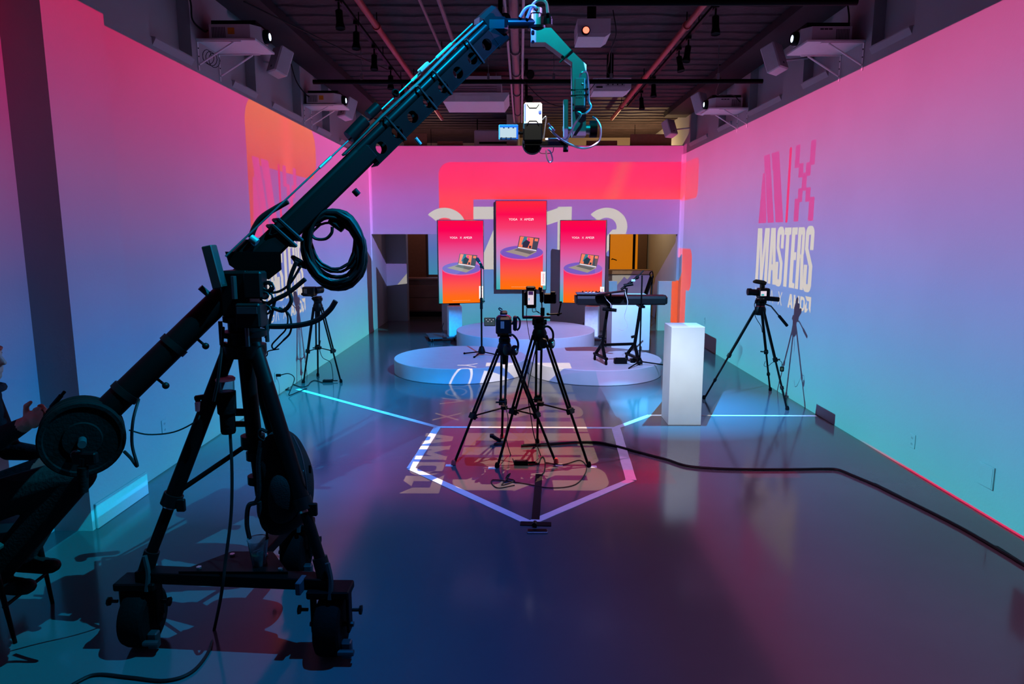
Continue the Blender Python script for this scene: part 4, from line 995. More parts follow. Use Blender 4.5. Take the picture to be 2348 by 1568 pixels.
MB().tube(crom([at(1322, 255, Yh - .06), at(1332, 262, Yh - .07), at(1318, 285, Yh - .07), at(1302, 315, Yh - .07), at(1290, 318, Yh - .06)]), .006, 6).build('head_cable', STEEL, crane)
MB().tube(crom([at(1258, 293, Yh - .1), at(1275, 310, Yh - .08), at(1300, 328, Yh - .08), at(1340, 340, Yh - .02), at(1372, 325, Yh), at(1377, 295, Yh), at(1368, 275, Yh), at(1358, 268, Yh)]), .006, 6).build('head_cable', STEEL, crane)
MB().cyl(at(1342, 297, Yh), at(1352, 297, Yh), .026).build('tilt_motor', STEEL, crane); MB().cyl(at(1352, 296, Yh), at(1368, 296, Yh), .046).build('tilt_motor_case', PLAS, crane)
MB().cyl(at(1290, 295, Yh), at(1314, 297, Yh), .014, n=12).build('tilt_axle', STEEL, crane)
MB().beam(at(1297, 229, Yh - .03), at(1297, 345, Yh - .03), .026, .03, .003, Vector((0, 1, 0))).build('cradle_side', TEAL, crane)
MB().beam(at(1202, 331, Yh - .03), at(1298, 331, Yh - .03), .09, .022, .003).build('cradle_plate', BLACK, crane)
MB().beam(at(1250, 320, Yh - .05), at(1288, 320, Yh - .05), .03, .014, .003).build('cradle_slide', WPLAS, crane)
MB().cyl(at(1297, 342, Yh - .03), at(1297, 348, Yh - .03), .014, n=12).build('cradle_knob', RUBBER, crane)
cb = MB().tube(crom([at(1252, 345, Yh - .06), at(1254, 362, Yh - .06), at(1260, 372, Yh - .06), at(1267, 366, Yh - .06), at(1262, 348, Yh - .06), at(1256, 342, Yh - .06)], 5), .004, 8).build('carabiner', STEEL, crane)
MB().tube(crom([at(1236, 338, Yh - .05), at(1238, 350, Yh - .05), at(1250, 352, Yh - .05), at(1266, 350, Yh - .05), at(1270, 338, Yh - .05)]), .002, 5).build('safety_wire', DARKM, crane)
# crane's camera with battery and small monitor
cc = thing('crane_camera', 'black camera with beam-whitened battery and small monitor hung on the crane head', 'camera', at(1220, 300, Yh))
MB().box(at(1221, 306, Yh - .02), (.105, .14, .10), None, .008).build('body', PLAS, cc)
bt = MB().box(at(1222, 262, Yh - .07), (.097, .05, .115), None, .008).build('battery', mat('beam_white_battery', (222, 220, 214), .5), cc)  # white projector light on the battery put into its base colour
for sg in (-1, 1):
    y_ = 262 + sg * 16; MB().tube([at(1212 - 4, 262 + sg * 23, Yh - .096), at(1214, 262 + sg * 15, Yh - .097), at(1230, 262 + sg * 15, Yh - .097), at(1236, 262 + sg * 23, Yh - .096)], .0018, 5).build('groove', PLAS, bt)
MB().box(at(1204, 258, Yh - .097), (.008, .003, .09), None).build('beam_blue_mark', mat('beam_blue', (60, 90, 210), .5), bt)  # blue projector light on the battery painted on as thin marks
MB().ball(at(1238, 257, Yh - .096), (.008, .003, .012)).build('beam_blue_mark', MATS['beam_blue'], bt)
MB().lathe([(.055, 0), (.058, .01), (.058, .06), (.05, .065)], at(1221, 328, Yh + .06), (0, 1, 0), 24).build('lens', PLAS, cc)
MB().cyl(at(1221, 333, Yh - .05), at(1221, 333, Yh + .03), .042, n=24).build('lens_mount', PLAS, cc)
mo = MB().box(at(1166, 304, Yh - .08), (.105, .03, .08), None, .004).build('monitor', mat('grey_monitor_case', (110, 130, 140), .5), cc)
MB().box(at(1165, 304, Yh - .097), (.088, .003, .052), None).build('monitor_screen', em('pale_camera_screen', (214, 236, 240), .8), mo, smooth=False)
for k in range(6): MB().box(at(1150 + 5.4 * k, 293 if k % 2 else 316, Yh - .1), (.008, .002, .006)).build('screen_icon', em('dark_screen_icon', (30, 40, 60)), mo, smooth=False)
MB().cyl(at(1186, 305, Yh - .08), at(1202, 305, Yh - .06), .008, n=8).build('monitor_arm', BLACK, cc)
MB().tube(crom([at(1243, 275, Yh - .06), at(1252, 268, Yh - .06), at(1250, 290, Yh - .06), at(1246, 318, Yh - .06)]), .004, 6).build('cord', STEEL, cc)
MB().tube([at(1257, 283, Yh - .1), at(1263, 291, Yh - .09), at(1272, 300, Yh - .09)], .006, 8).build('cord_plug', STEEL, cc)
# coiled cable hanging from the arm
coil = thing('cable_coil', 'thick coil of black cables hanging from the middle of the crane arm', 'cable coil', at(765, 470, 3.42))
random.seed(5)
spec = [(766, 566, 66, 80, .012), (762, 570, 68, 84, .011), (770, 572, 66, 88, .012), (764, 560, 60, 76, .010), (772, 566, 62, 84, .012), (758, 574, 64, 80, .010), (768, 580, 70, 82, .011), (762, 562, 54, 62, .007), (764, 556, 50, 60, .006), (766, 566, 56, 56, .006), (760, 550, 52, 66, .006)]
for i, (cx, cy, rx, ry, r) in enumerate(spec):
    pts = []
    for k in range(28):
        a = 2 * math.pi * k / 28; wob = random.uniform(-1.6, 1.6)
        pts.append(at(cx + (rx + wob) * math.cos(a) + 8 * math.sin(a), cy + (ry + wob) * math.sin(a), 3.33 + .012 * (i % 4) + .01 * math.sin(a * 2 + i)))
    MB().tube(pts, r, 7, closed=True).build('loop', CABLE, coil)
MB().tube(crom([at(736, 512, 3.33), at(712, 522, 3.33), at(720, 545, 3.33), at(745, 548, 3.33), at(760, 535, 3.33), at(762, 520, 3.33)]), .008, 6).build('loop_end', CABLE, coil)
MB().tube([at(755, 505, 3.34), at(772, 515, 3.34), at(786, 528, 3.34)], [.016, .02, .014], 8).build('connector', PLAS, coil)
MB().tube([at(672, 590, 3.35), at(690, 600, 3.33), at(700, 612, 3.35), at(684, 606, 3.37)], .012, 6, closed=True).build('strap', PLAS, coil)
for i, (pts, r, lb) in enumerate([
    ([(660, 462), (605, 495), (585, 520), (575, 545)], .014, None),
    ([(680, 600), (668, 630), (662, 660), (668, 690), (650, 712), (620, 705), (598, 715)], .010, None),
    ([(700, 640), (660, 672), (625, 690), (598, 712), (592, 735)], .011, None),
    ([(770, 690), (755, 712), (725, 735), (680, 746), (620, 748), (580, 740)], .013, None),
    ([(690, 610), (665, 650), (640, 668), (615, 670), (600, 660)], .006, None),
    ([(640, 705), (662, 720), (668, 745), (664, 765), (650, 780)], .005, None),
    ([(652, 705), (660, 730), (655, 755), (640, 772), (624, 790), (628, 800), (640, 790), (652, 778)], .004, None),
    ([(640, 800), (615, 805), (612, 815), (595, 825), (580, 825)], .003, None),
    ([(630, 690), (618, 740), (610, 775)], .008, None)]):
    MB().tube(crom([at(x, y, 3.2 if i else 3.3) for x, y in pts]), r, 7).build('hanging_lead', CABLE, crane)
wr = MB(); random.seed(9)
for k in range(7):
    cx, cy = 605 + random.uniform(-8, 12), 690 + random.uniform(-35, 25); rr = random.uniform(8, 17)
    wr.tube([at(cx + rr * math.cos(a * .7), cy + rr * .8 * math.sin(a * .7), 3.02 + .01 * k) for a in range(9)], .005, 6, closed=True)
wr.build('tangled_lead', CABLE, crane)
# drop cord from crane to floor, along the leg and over the floor
tag(MB().tube(crom([at(528, 995, 3.08), at(532, 1080, 3.02), at(530, 1180, 2.96), at(518, 1280, 2.9), at(508, 1360, 2.86)] + [onfloor(492, 1440, .01), onfloor(480, 1490, .008), onfloor(440, 1540, .008), onfloor(380, 1560, .008), onfloor(300, 1553, .008), onfloor(225, 1546, .008), onfloor(180, 1562, .008), onfloor(120, 1600, .008)], 8), .0075, 7).build('crane_power_cord', CABLE), 'black cord hanging from the crane dolly and curling over the near floor', 'cord')
# bottle holder on the column, cups
bo = thing('bottle_holder', 'black clamp-on bottle holder on the crane column with white plug lead', 'bottle holder', at(525, 960, 3.08))
MB().lathe([(.03, 0), (.034, .01), (.034, .09), (.042, .1), (.044, .2), (.04, .2)], at(524, 993, 3.08), n=20).build('cup', RUBBER, bo)
MB().cyl(at(540, 945, 3.1), at(562, 945, 3.12), .018, n=10).build('clamp', PLAS, bo); MB().cyl(at(540, 972, 3.1), at(566, 972, 3.12), .014, n=10).build('clamp', PLAS, bo)
MB().beam(at(446, 913, 3.05), at(500, 905, 3.08), .025, .022, .004).build('hook_arm', PLAS, bo); MB().beam(at(452, 915, 3.05), at(462, 938, 3.05), .018, .02, .004).build('hook', PLAS, bo)
MB().box(at(454, 932, 3.04), (.022, .02, .045), None, .003).build('plug', WPLAS, bo)
MB().tube(crom([at(460, 945, 3.04), at(450, 965, 3.0), at(400, 990, 2.95), at(340, 996, 2.9), at(296, 986, 2.85)]), .0035, 6).build('plug_lead', CABLE, bo)
CLEAR = mat('clear_plastic', (225, 228, 235), .08, trans=.92, spec=.5); COFF = mat('iced_coffee', (92, 48, 22), .3)
def cup(base, h_, r0, r1, label, lid):
    t_ = thing('plastic_cup', label, 'cup', base); b = Vector(base)
    MB().lathe([(r0 - .002, .002), (r0, 0), (r1, h_), (r1 + .003, h_ + .002), (r1 - .002, h_), (r0 - .0025, .003)], b, n=24).build('wall', CLEAR, t_)
    MB().lathe([(0, .004), (r0 - .004, .004), (r0 + (r1 - r0) * .45 - .004, h_ * .45), (0, h_ * .45)], b, n=20).build('drink', COFF, t_)
    random.seed(2)
    for k in range(4):
        a = k * 1.7; MB().box(b + Vector((.014 * math.cos(a), .014 * math.sin(a), h_ * .47)), (.018, .018, .018), (Vector((1, .3, .2)).normalized(), Vector((-.3, 1, 0)).normalized(), Vector((-.2, 0, 1)).normalized()), .002).build('ice_cube', CLEAR, t_)
    if lid:
        MB().lathe([(r1 + .004, h_ - .004), (r1 + .005, h_ + .006), (r1 * .9, h_ + .014), (0, h_ + .014)], b, n=24).build('lid', mat('pink_cup_lid', (226, 150, 156), .5), t_)
        MB().lathe([(r1 - .001, .2 * h_), (r1 + .001, .2 * h_), (r1 + .002, .28 * h_), (r1 - .001, .28 * h_)], b, n=24).build('sleeve', PLAS, t_)
cup((-1.195, 2.965, .386), .125, .03, .047, 'clear plastic cup of iced coffee standing on the dolly plate', False)
cup(tuple(at(520, 928, 3.08) + Vector((0, 0, .0))), .12, .036, .04, 'clear tumbler with pink lid sitting in the bottle holder on the crane', True)
# backpack hanging on the crane
bp = thing('backpack', 'black backpack hanging from the crane leg beside the centre column', 'backpack', at(650, 1215, 3.1))
def pack(outl, y0, y1, nm, m):
    pts = outline(outl, (y0 + y1) / 2); n = len(pts); cx = sum(p[0] for p in pts) / n; cz = sum(p[1] for p in pts) / n
    mb = MB(); lay = [(y0, .55), (y0 + .03, .85), (y0 + .08, 1.), ((y0 + y1) / 2, 1.03), (y1 - .06, 1.), (y1, .8)]
    for y, k in lay: mb.v += [Vector((cx + (a - cx) * k, y, cz + (b - cz) * k)) for a, b in pts]
    for i in range(len(lay) - 1):
        for k in range(n): mb.f.append([i * n + k, i * n + (k + 1) % n, (i + 1) * n + (k + 1) % n, (i + 1) * n + k])
    mb.f.append(list(range(n))[::-1]); mb.f.append([(len(lay) - 1) * n + k for k in range(n)])
    o_ = mb.build(nm, m, bp, ang=180); md = o_.modifiers.new('round', 'SUBSURF'); md.levels = md.render_levels = 2; return o_
pack([(600, 1000), (640, 985), (672, 1002), (692, 1040), (712, 1085), (714, 1150), (704, 1195), (660, 1222), (618, 1220), (598, 1190), (596, 1090)], 2.99, 3.24, 'main_compartment', FABRIC)
pack([(612, 1080), (660, 1070), (690, 1090), (694, 1180), (650, 1208), (612, 1200)], 2.93, 3.06, 'front_pocket', FABRIC)
for pts, r in (([(612, 990), (598, 985), (594, 1000), (606, 1010)], .008), ([(598, 1010), (592, 1060), (594, 1120), (588, 1150), (570, 1160), (566, 1200), (572, 1235)], .011), ([(594, 1150), (596, 1180), (606, 1200)], .012), ([(610, 1195), (612, 1230), (606, 1262), (612, 1300), (618, 1318)], .006)):
    MB().tube(crom([at(x, y, 2.98) for x, y in pts]), r, 6).build('strap', FABRIC, bp)
MB().tube(crom([at(672, 1000, 3.0), at(690, 1040, 2.98), at(700, 1090, 2.96), at(706, 1150, 2.98)]), .004, 6).build('zip', DARKM, bp)
MB().box(at(711, 1075, 3.0), (.012, .008, .04), None, .002).build('zip_pull', PLAS, bp); MB().ball(at(696, 1080, 2.98), .005).build('zip_slider', STEEL, bp)

# ------------------------------------------------------------------ tripods
def tripod(feet, apex, label, twin=True, spread=.45, collar=None, r=.014):
    feet = [onfloor(*p, 0.0) for p in feet]; apex = Vector(apex)
    t = thing('tripod', label, 'tripod', (apex.x, apex.y, 0), 0, 'camera tripods')
    MB().lathe([(.05, -.05), (.062, -.03), (.062, .02), (.05, .05), (.04, .055)], apex, n=18).build('crown', PLAS, t)
    if twin: MB().cyl(apex - Vector((0, 0, .04)), apex - Vector((0, 0, .13)), .03, .022).build('bowl_grip', PLAS, t)
    mids = []
    for f in feet:
        top = apex + (Vector((f.x, f.y, 0)) - Vector((apex.x, apex.y, 0))).normalized() * .055
        d = top - f; side = d.cross(Vector((0, 0, 1))).normalized(); m_ = f + d * spread
        mb = MB()
        if twin:
            for s in (-1, 1): mb.cyl(m_ + side * (.02 * s), top + side * (.022 * s), r * .75, n=8)
        else: mb.cyl(m_, top, r * 1.15, n=10)
        leg = mb.build('leg', BLACK, t)
        MB().cyl(f + d * .02, m_ + d * .04, r * .8, n=8).build('lower_leg', BLACK, leg)
        MB().box(m_, (.075 if twin else .045, .04, .05), (side, side.cross(d).normalized(), d.normalized()), .006).build('leg_lock', PLAS, leg)
        MB().cyl(m_ + side * .03, m_ + side * .065, .008, n=8).build('lock_knob', PLAS, leg)
        if not twin: MB().box(f + d * .22, (.035, .03, .04), (side, side.cross(d).normalized(), d.normalized()), .005).build('leg_lock', PLAS, leg)
        MB().lathe([(.012, 0), (.021, .006), (.019, .03), (.012, .045)], f, n=12).build('foot', collar or RUBBER, leg)
        mids.append(m_)
    if twin:
        c = sum(mids, Vector()) / 3 + Vector((0, 0, .03)); MB().cyl(c - Vector((0, 0, .015)), c + Vector((0, 0, .015)), .03, n=12).build('spreader_hub', PLAS, t)
        for m_ in mids: MB().beam(c, m_, .016, .01, .002).build('spreader', BLACK, t)
    return t, apex
def fluid_head(t, apex, dz, handle):
    z = apex.z + .05
    MB().lathe([(.045, 0), (.05, .01), (.05, .04), (.04, .05)], (apex.x, apex.y, z), n=20).build('head_base', PLAS, t)
    MB().b3(apex.x - .04, apex.x + .04, apex.y - .05, apex.y + .05, z + .045, z + dz - .02, .01).build('head_body', PLAS, t)
    MB().cyl((apex.x - .06, apex.y, z + dz * .6), (apex.x + .06, apex.y, z + dz * .6), .022, n=14).build('tilt_drum', PLAS, t)
    MB().b3(apex.x - .035, apex.x + .035, apex.y - .07, apex.y + .07, z + dz - .02, z + dz, .004).build('camera_plate', BLACK, t)
    if handle:
        a, b = handle; MB().cyl((apex.x, apex.y, z + dz * .5), a, .008, n=8).build('pan_handle', BLACK, t)
        a, b = Vector(a), Vector(b); MB().cyl(a, b, .008, n=8).build('pan_handle', BLACK, t); MB().cyl(a.lerp(b, .5), b, .016, n=12).build('handle_grip', RUBBER, t)
REDF = mat('red_tripod_foot', (190, 40, 50), .5)
YC = 5.75
T1, A1_ = tripod([(1040, 1066), (1275, 1062), (1151, 1004)], at(1157, 800, YC), 'black twin-tube tripod with red feet at the centre, left of the pair', True, .42, REDF)
fluid_head(T1, A1_, .13, None)
T2, A2_ = tripod([(1140, 1072), (1350, 1070), (1232, 1016)], at(1237, 768, YC - .03), 'black twin-tube tripod at the centre, right of the pair and carrying the vertical rig', True, .42)
fluid_head(T2, A2_, .1, None)
T3, A3_ = tripod([(1614, 915), (1805, 940), (1766, 896)], at(1743, 712, 7.75), 'black single-tube tripod beside the right wall', False, .5)
fluid_head(T3, A3_, .085, (at(1768, 702, 7.65), at(1805, 747, 7.45)))
T4, A4_ = tripod([(696, 878), (782, 877), (729, 862)], at(729, 704, 8.78), 'black tripod in the background beside the left wall', True, .42)
fluid_head(T4, A4_, .09, (at(712, 678, 8.6), at(692, 674, 8.5)))
MB().cyl(A3_ + Vector((0, 0, .045)), A3_ + Vector((0, 0, .075)), .048, n=20).build('red_ring', REDA, T3)

# ------------------------------------------------------------------ cameras on the tripods
SCRN = em('lit_camera_screen', (236, 220, 236), .9)
Y = YC - .02
c1 = thing('video_camera', 'black camcorder with fold-out screen on the left centre tripod', 'camera', at(1157, 765, Y))
MB().box(at(1155, 745, Y), (.13, .2, .15), None, .018).build('body', PLAS, c1)
MB().box(at(1152, 745, Y - .102), (.03, .004, .06), None).build('rear_label', em('dim_blue_label', (50, 84, 150), .6), c1, smooth=False)
MB().tube([at(1140, 727, Y - .06), at(1146, 723, Y - .06), at(1164, 723, Y - .06), at(1170, 728, Y - .06)], .006, 6).build('red_trim', REDA, c1)
MB().box(at(1155, 718, Y), (.06, .12, .035), None, .01).build('top_handle', PLAS, c1)
MB().tube(crom([at(1152, 715, Y), at(1144, 709, Y), at(1146, 706, Y), at(1152, 710, Y)]), .005, 6).build('cable_loop', CABLE, c1)
fl_ = MB().box(at(1123, 738, Y), (.095, .012, .072), None, .004).build('flip_screen', PLAS, c1)
MB().box(at(1123, 738, Y - .0075), (.085, .002, .06)).build('screen_picture', em('dim_olive_screen', (60, 70, 62), .8), fl_, smooth=False)
for k in range(5): MB().box(at(1115 + 4 * k, 733 + 4 * (k % 2), Y - .009), (.007, .001, .005)).build('screen_icon', SCRN, fl_, smooth=False)
MB().box(at(1181, 741, Y), (.035, .1, .12), None, .01).build('hand_grip', PLAS, c1)
MB().tube(crom([at(1186, 726, Y - .03), at(1192, 735, Y - .05), at(1191, 750, Y - .05), at(1186, 757, Y - .03)]), .008, 6).build('grip_strap', FABRIC, c1)
MB().lathe([(.045, 0), (.05, .05), (.05, .14), (.055, .16)], at(1155, 743, Y + .09), (0, 1, 0), 20).build('lens', PLAS, c1)
MB().cyl(at(1168, 741, Y - .04), at(1178, 741, Y - .03), .012, n=8).build('grip_joint', PLAS, c1)
MB().box(at(1157, 772, Y), (.08, .12, .03), None, .006).build('base_plate', BLACK, c1)
# vertical rig
Y = YC - .05
c2 = thing('camera_rig', 'vertical camera rig with lit screen and articulated arm on the right centre tripod', 'camera', at(1236, 728, Y))
fr_ = MB(); fr_.beam(at(1199, 664, Y), at(1199, 728, Y), .014, .03, .002, Vector((0, 1, 0))); fr_.build('side_rail', BLACK, c2)
MB().beam(at(1198, 728, Y), at(1262, 728, Y), .05, .014, .002).build('bottom_rail', BLACK, c2)
MB().beam(at(1200, 725, Y), at(1246, 725, Y), .03, .006, .001).build('red_rail', REDA, c2)
MB().box(at(1218, 683, Y), (.085, .06, .17), None, .012).build('body', PLAS, c2)
MB().box(at(1217, 660, Y - .0), (.08, .05, .03), None, .01).build('prism_hump', PLAS, c2)
MB().box(at(1217, 683, Y - .033), (.05, .006, .112), None).build('lit_screen', SCRN, c2, smooth=False)
MB().box(at(1217, 672, Y - .037), (.04, .002, .03), None).build('screen_picture', em('purple_screen_part', (64, 36, 90), .9), c2, smooth=False)
MB().box(at(1213, 686, Y - .037), (.008, .002, .02), None).build('screen_picture', em('blue_screen_part', (110, 180, 220), .9), c2, smooth=False)
MB().box(at(1204, 685, Y), (.02, .04, .11), None, .004).build('left_grip', PLAS, c2)
MB().box(at(1242, 680, Y), (.03, .04, .1), None, .008).ball(at(1239, 662, Y), .018).cyl(at(1239, 662, Y), at(1241, 690, Y), .01, n=8).build('clamp', PLAS, c2)
MB().box(at(1261, 684, Y - .02), (.105, .04, .085), None, .008).build('side_monitor', PLAS, c2); MB().box(at(1268, 671, Y - .02), (.04, .03, .02), None, .004).build('monitor_shoe', PLAS, c2)
MB().box(at(1244, 715, Y - .03), (.034, .02, .07), None, .004).build('battery_box', PLAS, c2); MB().cyl(at(1242, 690, Y), at(1243, 706, Y - .02), .006, n=6).build('battery_post', STEEL, c2)
ar = MB(); ar.cyl(at(1256, 721, Y), at(1279, 720, Y), .007, n=8); ar.ball(at(1280, 721, Y), .014); ar.cyl(at(1281, 721, Y), at(1286, 696, Y), .007, n=8); ar.ball(at(1286, 693, Y), .011); ar.ball(at(1256, 720, Y), .012); ar.cyl(at(1280, 721, Y), at(1288, 718, Y), .006, n=6)
ar.build('articulated_arm', BLACK, c2)
MB().box(at(1230, 738, Y), (.07, .06, .05), None, .006).build('quick_release', PLAS, c2)
for pts in ([(1208, 705), (1207, 725), (1210, 750), (1215, 780)], [(1220, 704), (1222, 715), (1232, 714), (1240, 720)], [(1228, 704), (1229, 712), (1236, 718)]):
    MB().tube(crom([at(x, y, Y - .03) for x, y in pts]), .003, 5).build('lead', CABLE, c2)
MB().lathe([(.04, 0), (.043, .05), (.043, .1), (.048, .12)], at(1218, 680, Y + .03), (0, 1, 0), 18).build('lens', PLAS, c2)
# headphones hung on both tripods
def headphones(pts, ear, Yh_, label, ear2=None):
    h_ = thing('headphones', label, 'headphones', at(*ear, Yh_), 0, 'headphones on the centre tripods'); MB().tube(crom([at(x, y, Yh_) for x, y in pts], 6), .009, 8).build('headband', PLAS, h_)
    e = at(*ear, Yh_)
    for dx, nm in ((-.02, 0), (.02, 1)):
        MB().lathe([(.02, -.012), (.042, -.01), (.044, 0), (.042, .014), (.03, .018)], e + Vector((dx * 1.6, 0, 0)), (-1 if dx < 0 else 1, -.6, .1), 20).build('ear_cup', PLAS, h_)
    MB().lathe([(.012, .018), (.022, .02), (.02, .024), (0, .024)], e + Vector((.032, 0, 0)), (1, -.6, .1), 16).build('ear_badge', STEEL, h_)
headphones([(1166, 767), (1176, 768), (1186, 780), (1188, 795), (1183, 808), (1176, 815)], (1171, 803), 5.62, 'black headphones with silver badge hung on the left centre tripod')
headphones([(1246, 749), (1258, 749), (1267, 760), (1268, 775), (1262, 783)], (1255, 787), 5.6, 'black headphones hung on the right centre tripod')
# right wall camera
Y = 7.72
c3 = thing('video_camera', 'black camera with shotgun microphone and lit screen on the right wall tripod', 'camera', at(1748, 690, Y))
MB().box(at(1750, 672, Y), (.12, .12, .115), None, .012).build('body', PLAS, c3); MB().cyl(at(1716, 669, Y - .02), at(1738, 671, Y), .036, n=20).build('lens', PLAS, c3); MB().cyl(at(1714, 669, Y - .02), at(1722, 669, Y - .02), .04, n=20).build('lens_hood', PLAS, c3)
MB().box(at(1751, 673, Y - .063), (.065, .004, .055)).build('lit_screen', SCRN, c3, smooth=False); MB().box(at(1749, 676, Y - .066), (.03, .002, .02)).build('screen_picture', em('teal_screen_part', (70, 190, 190), .9), c3, smooth=False)
MB().box(at(1770, 685, Y - .05), (.16, .05, .05), (Vector((1, -.3, -.06)).normalized(), Vector((.3, 1, 0)).normalized(), Vector((.06, 0, 1)).normalized()), .008).build('side_monitor', PLAS, c3)
MB().tube([at(1727, 646, Y), at(1733, 645, Y), at(1750, 648, Y), at(1756, 650, Y)], [.012, .024, .026, .02], 14).build('shotgun_microphone', FABRIC, c3); MB().box(at(1748, 656, Y), (.05, .04, .05), None, .008).build('microphone_mount', PLAS, c3)
MB().box(at(1747, 688, Y), (.07, .12, .022), None, .004).build('base_plate', BLACK, c3)
MB().tube(crom([at(1736, 682, Y - .03), at(1730, 698, Y - .03), at(1733, 712, Y - .03), at(1731, 722, Y), at(1737, 735, Y), at(1745, 748, Y), at(1748, 762, Y)]), .004, 5).build('lead', CABLE, c3)
pk = thing('battery_pack', 'small black battery pack dangling on a cord from the right wall tripod', 'battery pack', at(1793, 846, 7.45)); MB().box(at(1793, 846, 7.45), (.04, .03, .055), None, .006).build('case', PLAS, pk); MB().box(at(1793, 846, 7.433), (.022, .002, .03)).build('display', em('dim_green_display', (60, 90, 80), .6), pk, smooth=False)
MB().tube(crom([at(1793, 840, 7.45), at(1792, 830, 7.45), at(1782, 825, 7.5), at(1770, 832, 7.55), at(1760, 840, 7.6), at(1752, 838, 7.65), at(1755, 828, 7.68)]), .003, 5).build('cord', CABLE, pk)
# left wall camera
Y = 8.74
c4 = thing('video_camera', 'black box camera on the tripod by the left wall, half hidden by the cable coil', 'camera', at(712, 683, Y))
MB().box(at(710, 668, Y), (.16, .12, .12), None, .01).build('body', PLAS, c4); MB().cyl(at(722, 666, Y), at(738, 664, Y + .1), .045, n=18).build('lens', PLAS, c4); MB().box(at(700, 668, Y - .062), (.04, .004, .06)).build('rear_panel', DARKM, c4, smooth=False)
MB().box(at(724, 684, Y), (.08, .1, .025), None, .004).build('base_plate', BLACK, c4)

# ------------------------------------------------------------------ microphone stand
ms = thing('microphone_stand', 'slim black straight microphone stand on the left round platform', 'microphone stand', (-.5, 9.62, .2)); b = Vector((-.5, 9.62, .2))
MB().lathe([(.045, .02), (.05, .03), (.05, .06), (.03, .12), (.015, .13)], b, n=16).build('base_hub', PLAS, ms)
for a in (2.9, 4.35, -.35): 
    e = b + Vector((.26 * math.cos(a), .26 * math.sin(a), .012)); MB().cyl(b + Vector((0, 0, .05)), e, .009, n=8).build('leg', BLACK, ms); MB().ball(e, .016).build('leg_foot', RUBBER, ms)
MB().cyl(b + Vector((0, 0, .1)), b + Vector((0, 0, .72)), .013, n=10).build('lower_tube', BLACK, ms); MB().cyl(b + Vector((0, 0, .7)), b + Vector((0, 0, 1.26)), .008, n=10).build('upper_tube', BLACK, ms)
MB().cyl(b + Vector((0, 0, .66)), b + Vector((0, 0, .82)), .02, n=12).build('clutch', PLAS, ms); MB().cyl(b + Vector((0, 0, .77)), b + Vector((.05, 0, .77)), .008, n=8).build('clutch_knob', PLAS, ms)
mic = thing('microphone', 'black handheld microphone clipped on top of the straight stand', 'microphone', b + Vector((0, 0, 1.24)))
d = Vector((.5, 0, -.8)).normalized(); p = b + Vector((-.05, 0, 1.36))
MB().cap(p, p + d * .03, .026, .024).build('grille_head', mat('microphone_mesh', (40, 40, 44), .4, .5, bump=.5, bscale=500), mic); MB().cyl(p + d * .03, p + d * .16, .02, .012, n=14).build('handle', PLAS, mic); MB().box(b + Vector((.0, 0, 1.27)), (.035, .03, .06), None, .006).build('clip', PLAS, mic)
MB().cyl(p + d * .05, p + d * .062, .0205, n=14).build('silver_ring', STEEL, mic)
# ------------------------------------------------------------------ keyboard on its stand
YK = 9.08; KZ = .985
kb = thing('keyboard', 'long black electronic keyboard seen from behind on a folding stand', 'keyboard', (1.38, YK, KZ))
kb.rotation_euler = (0, 0, 0)
K0, K1 = .80, 1.955
MB().prism([(-.14, .02), (-.11, 0), (.12, 0), (.15, .045), (.15, .09), (.02, .09), (.015, .128), (-.13, .118), (-.14, .085)], (K0, YK, KZ), (0, 1, 0), (0, 0, 1), (1, 0, 0), K1 - K0).build('case', mat('keyboard_case', (9, 9, 10), .5, spec=.2), kb, smooth=False)
for x in (K0 - .02, K1): MB().prism([(-.15, .03), (-.11, .012), (.13, .012), (.155, .05), (.155, .11), (-.02, .125), (-.15, .1)], (x, YK, KZ), (0, 1, 0), (0, 0, 1), (1, 0, 0), .02).build('end_cheek', PLAS, kb, smooth=False)
WKEY = mat('white_key', (226, 226, 222), .3)
n = 36; ME = None
for k in range(n):
    x = K0 + .05 + (K1 - K0 - .1) * (k + .5) / n
    if ME is None: o_ = MB().b3(x - .0135, x + .0135, YK + .02, YK + .145, KZ + .088, KZ + .104).build('white_key', WKEY, kb, smooth=False); ME = o_.data; X0_ = x
    else:
        o_ = bpy.data.objects.new('white_key', ME); COL.objects.link(o_); o_.parent = kb; o_.location = (x - X0_, 0, 0)
ME = None
for k in range(n):
    if k % 7 in (2, 6): continue
    x = K0 + .05 + (K1 - K0 - .1) * (k + 1) / n
    if ME is None: o_ = MB().b3(x - .007, x + .007, YK + .02, YK + .09, KZ + .102, KZ + .112).build('black_key', PLAS, kb, smooth=False); ME = o_.data; X0_ = x
    else:
        o_ = bpy.data.objects.new('black_key', ME); COL.objects.link(o_); o_.parent = kb; o_.location = (x - X0_, 0, 0)
ks = thing('keyboard_stand', 'black folding keyboard stand with casters on the right round platform', 'keyboard stand', (1.35, 9.08, .2))
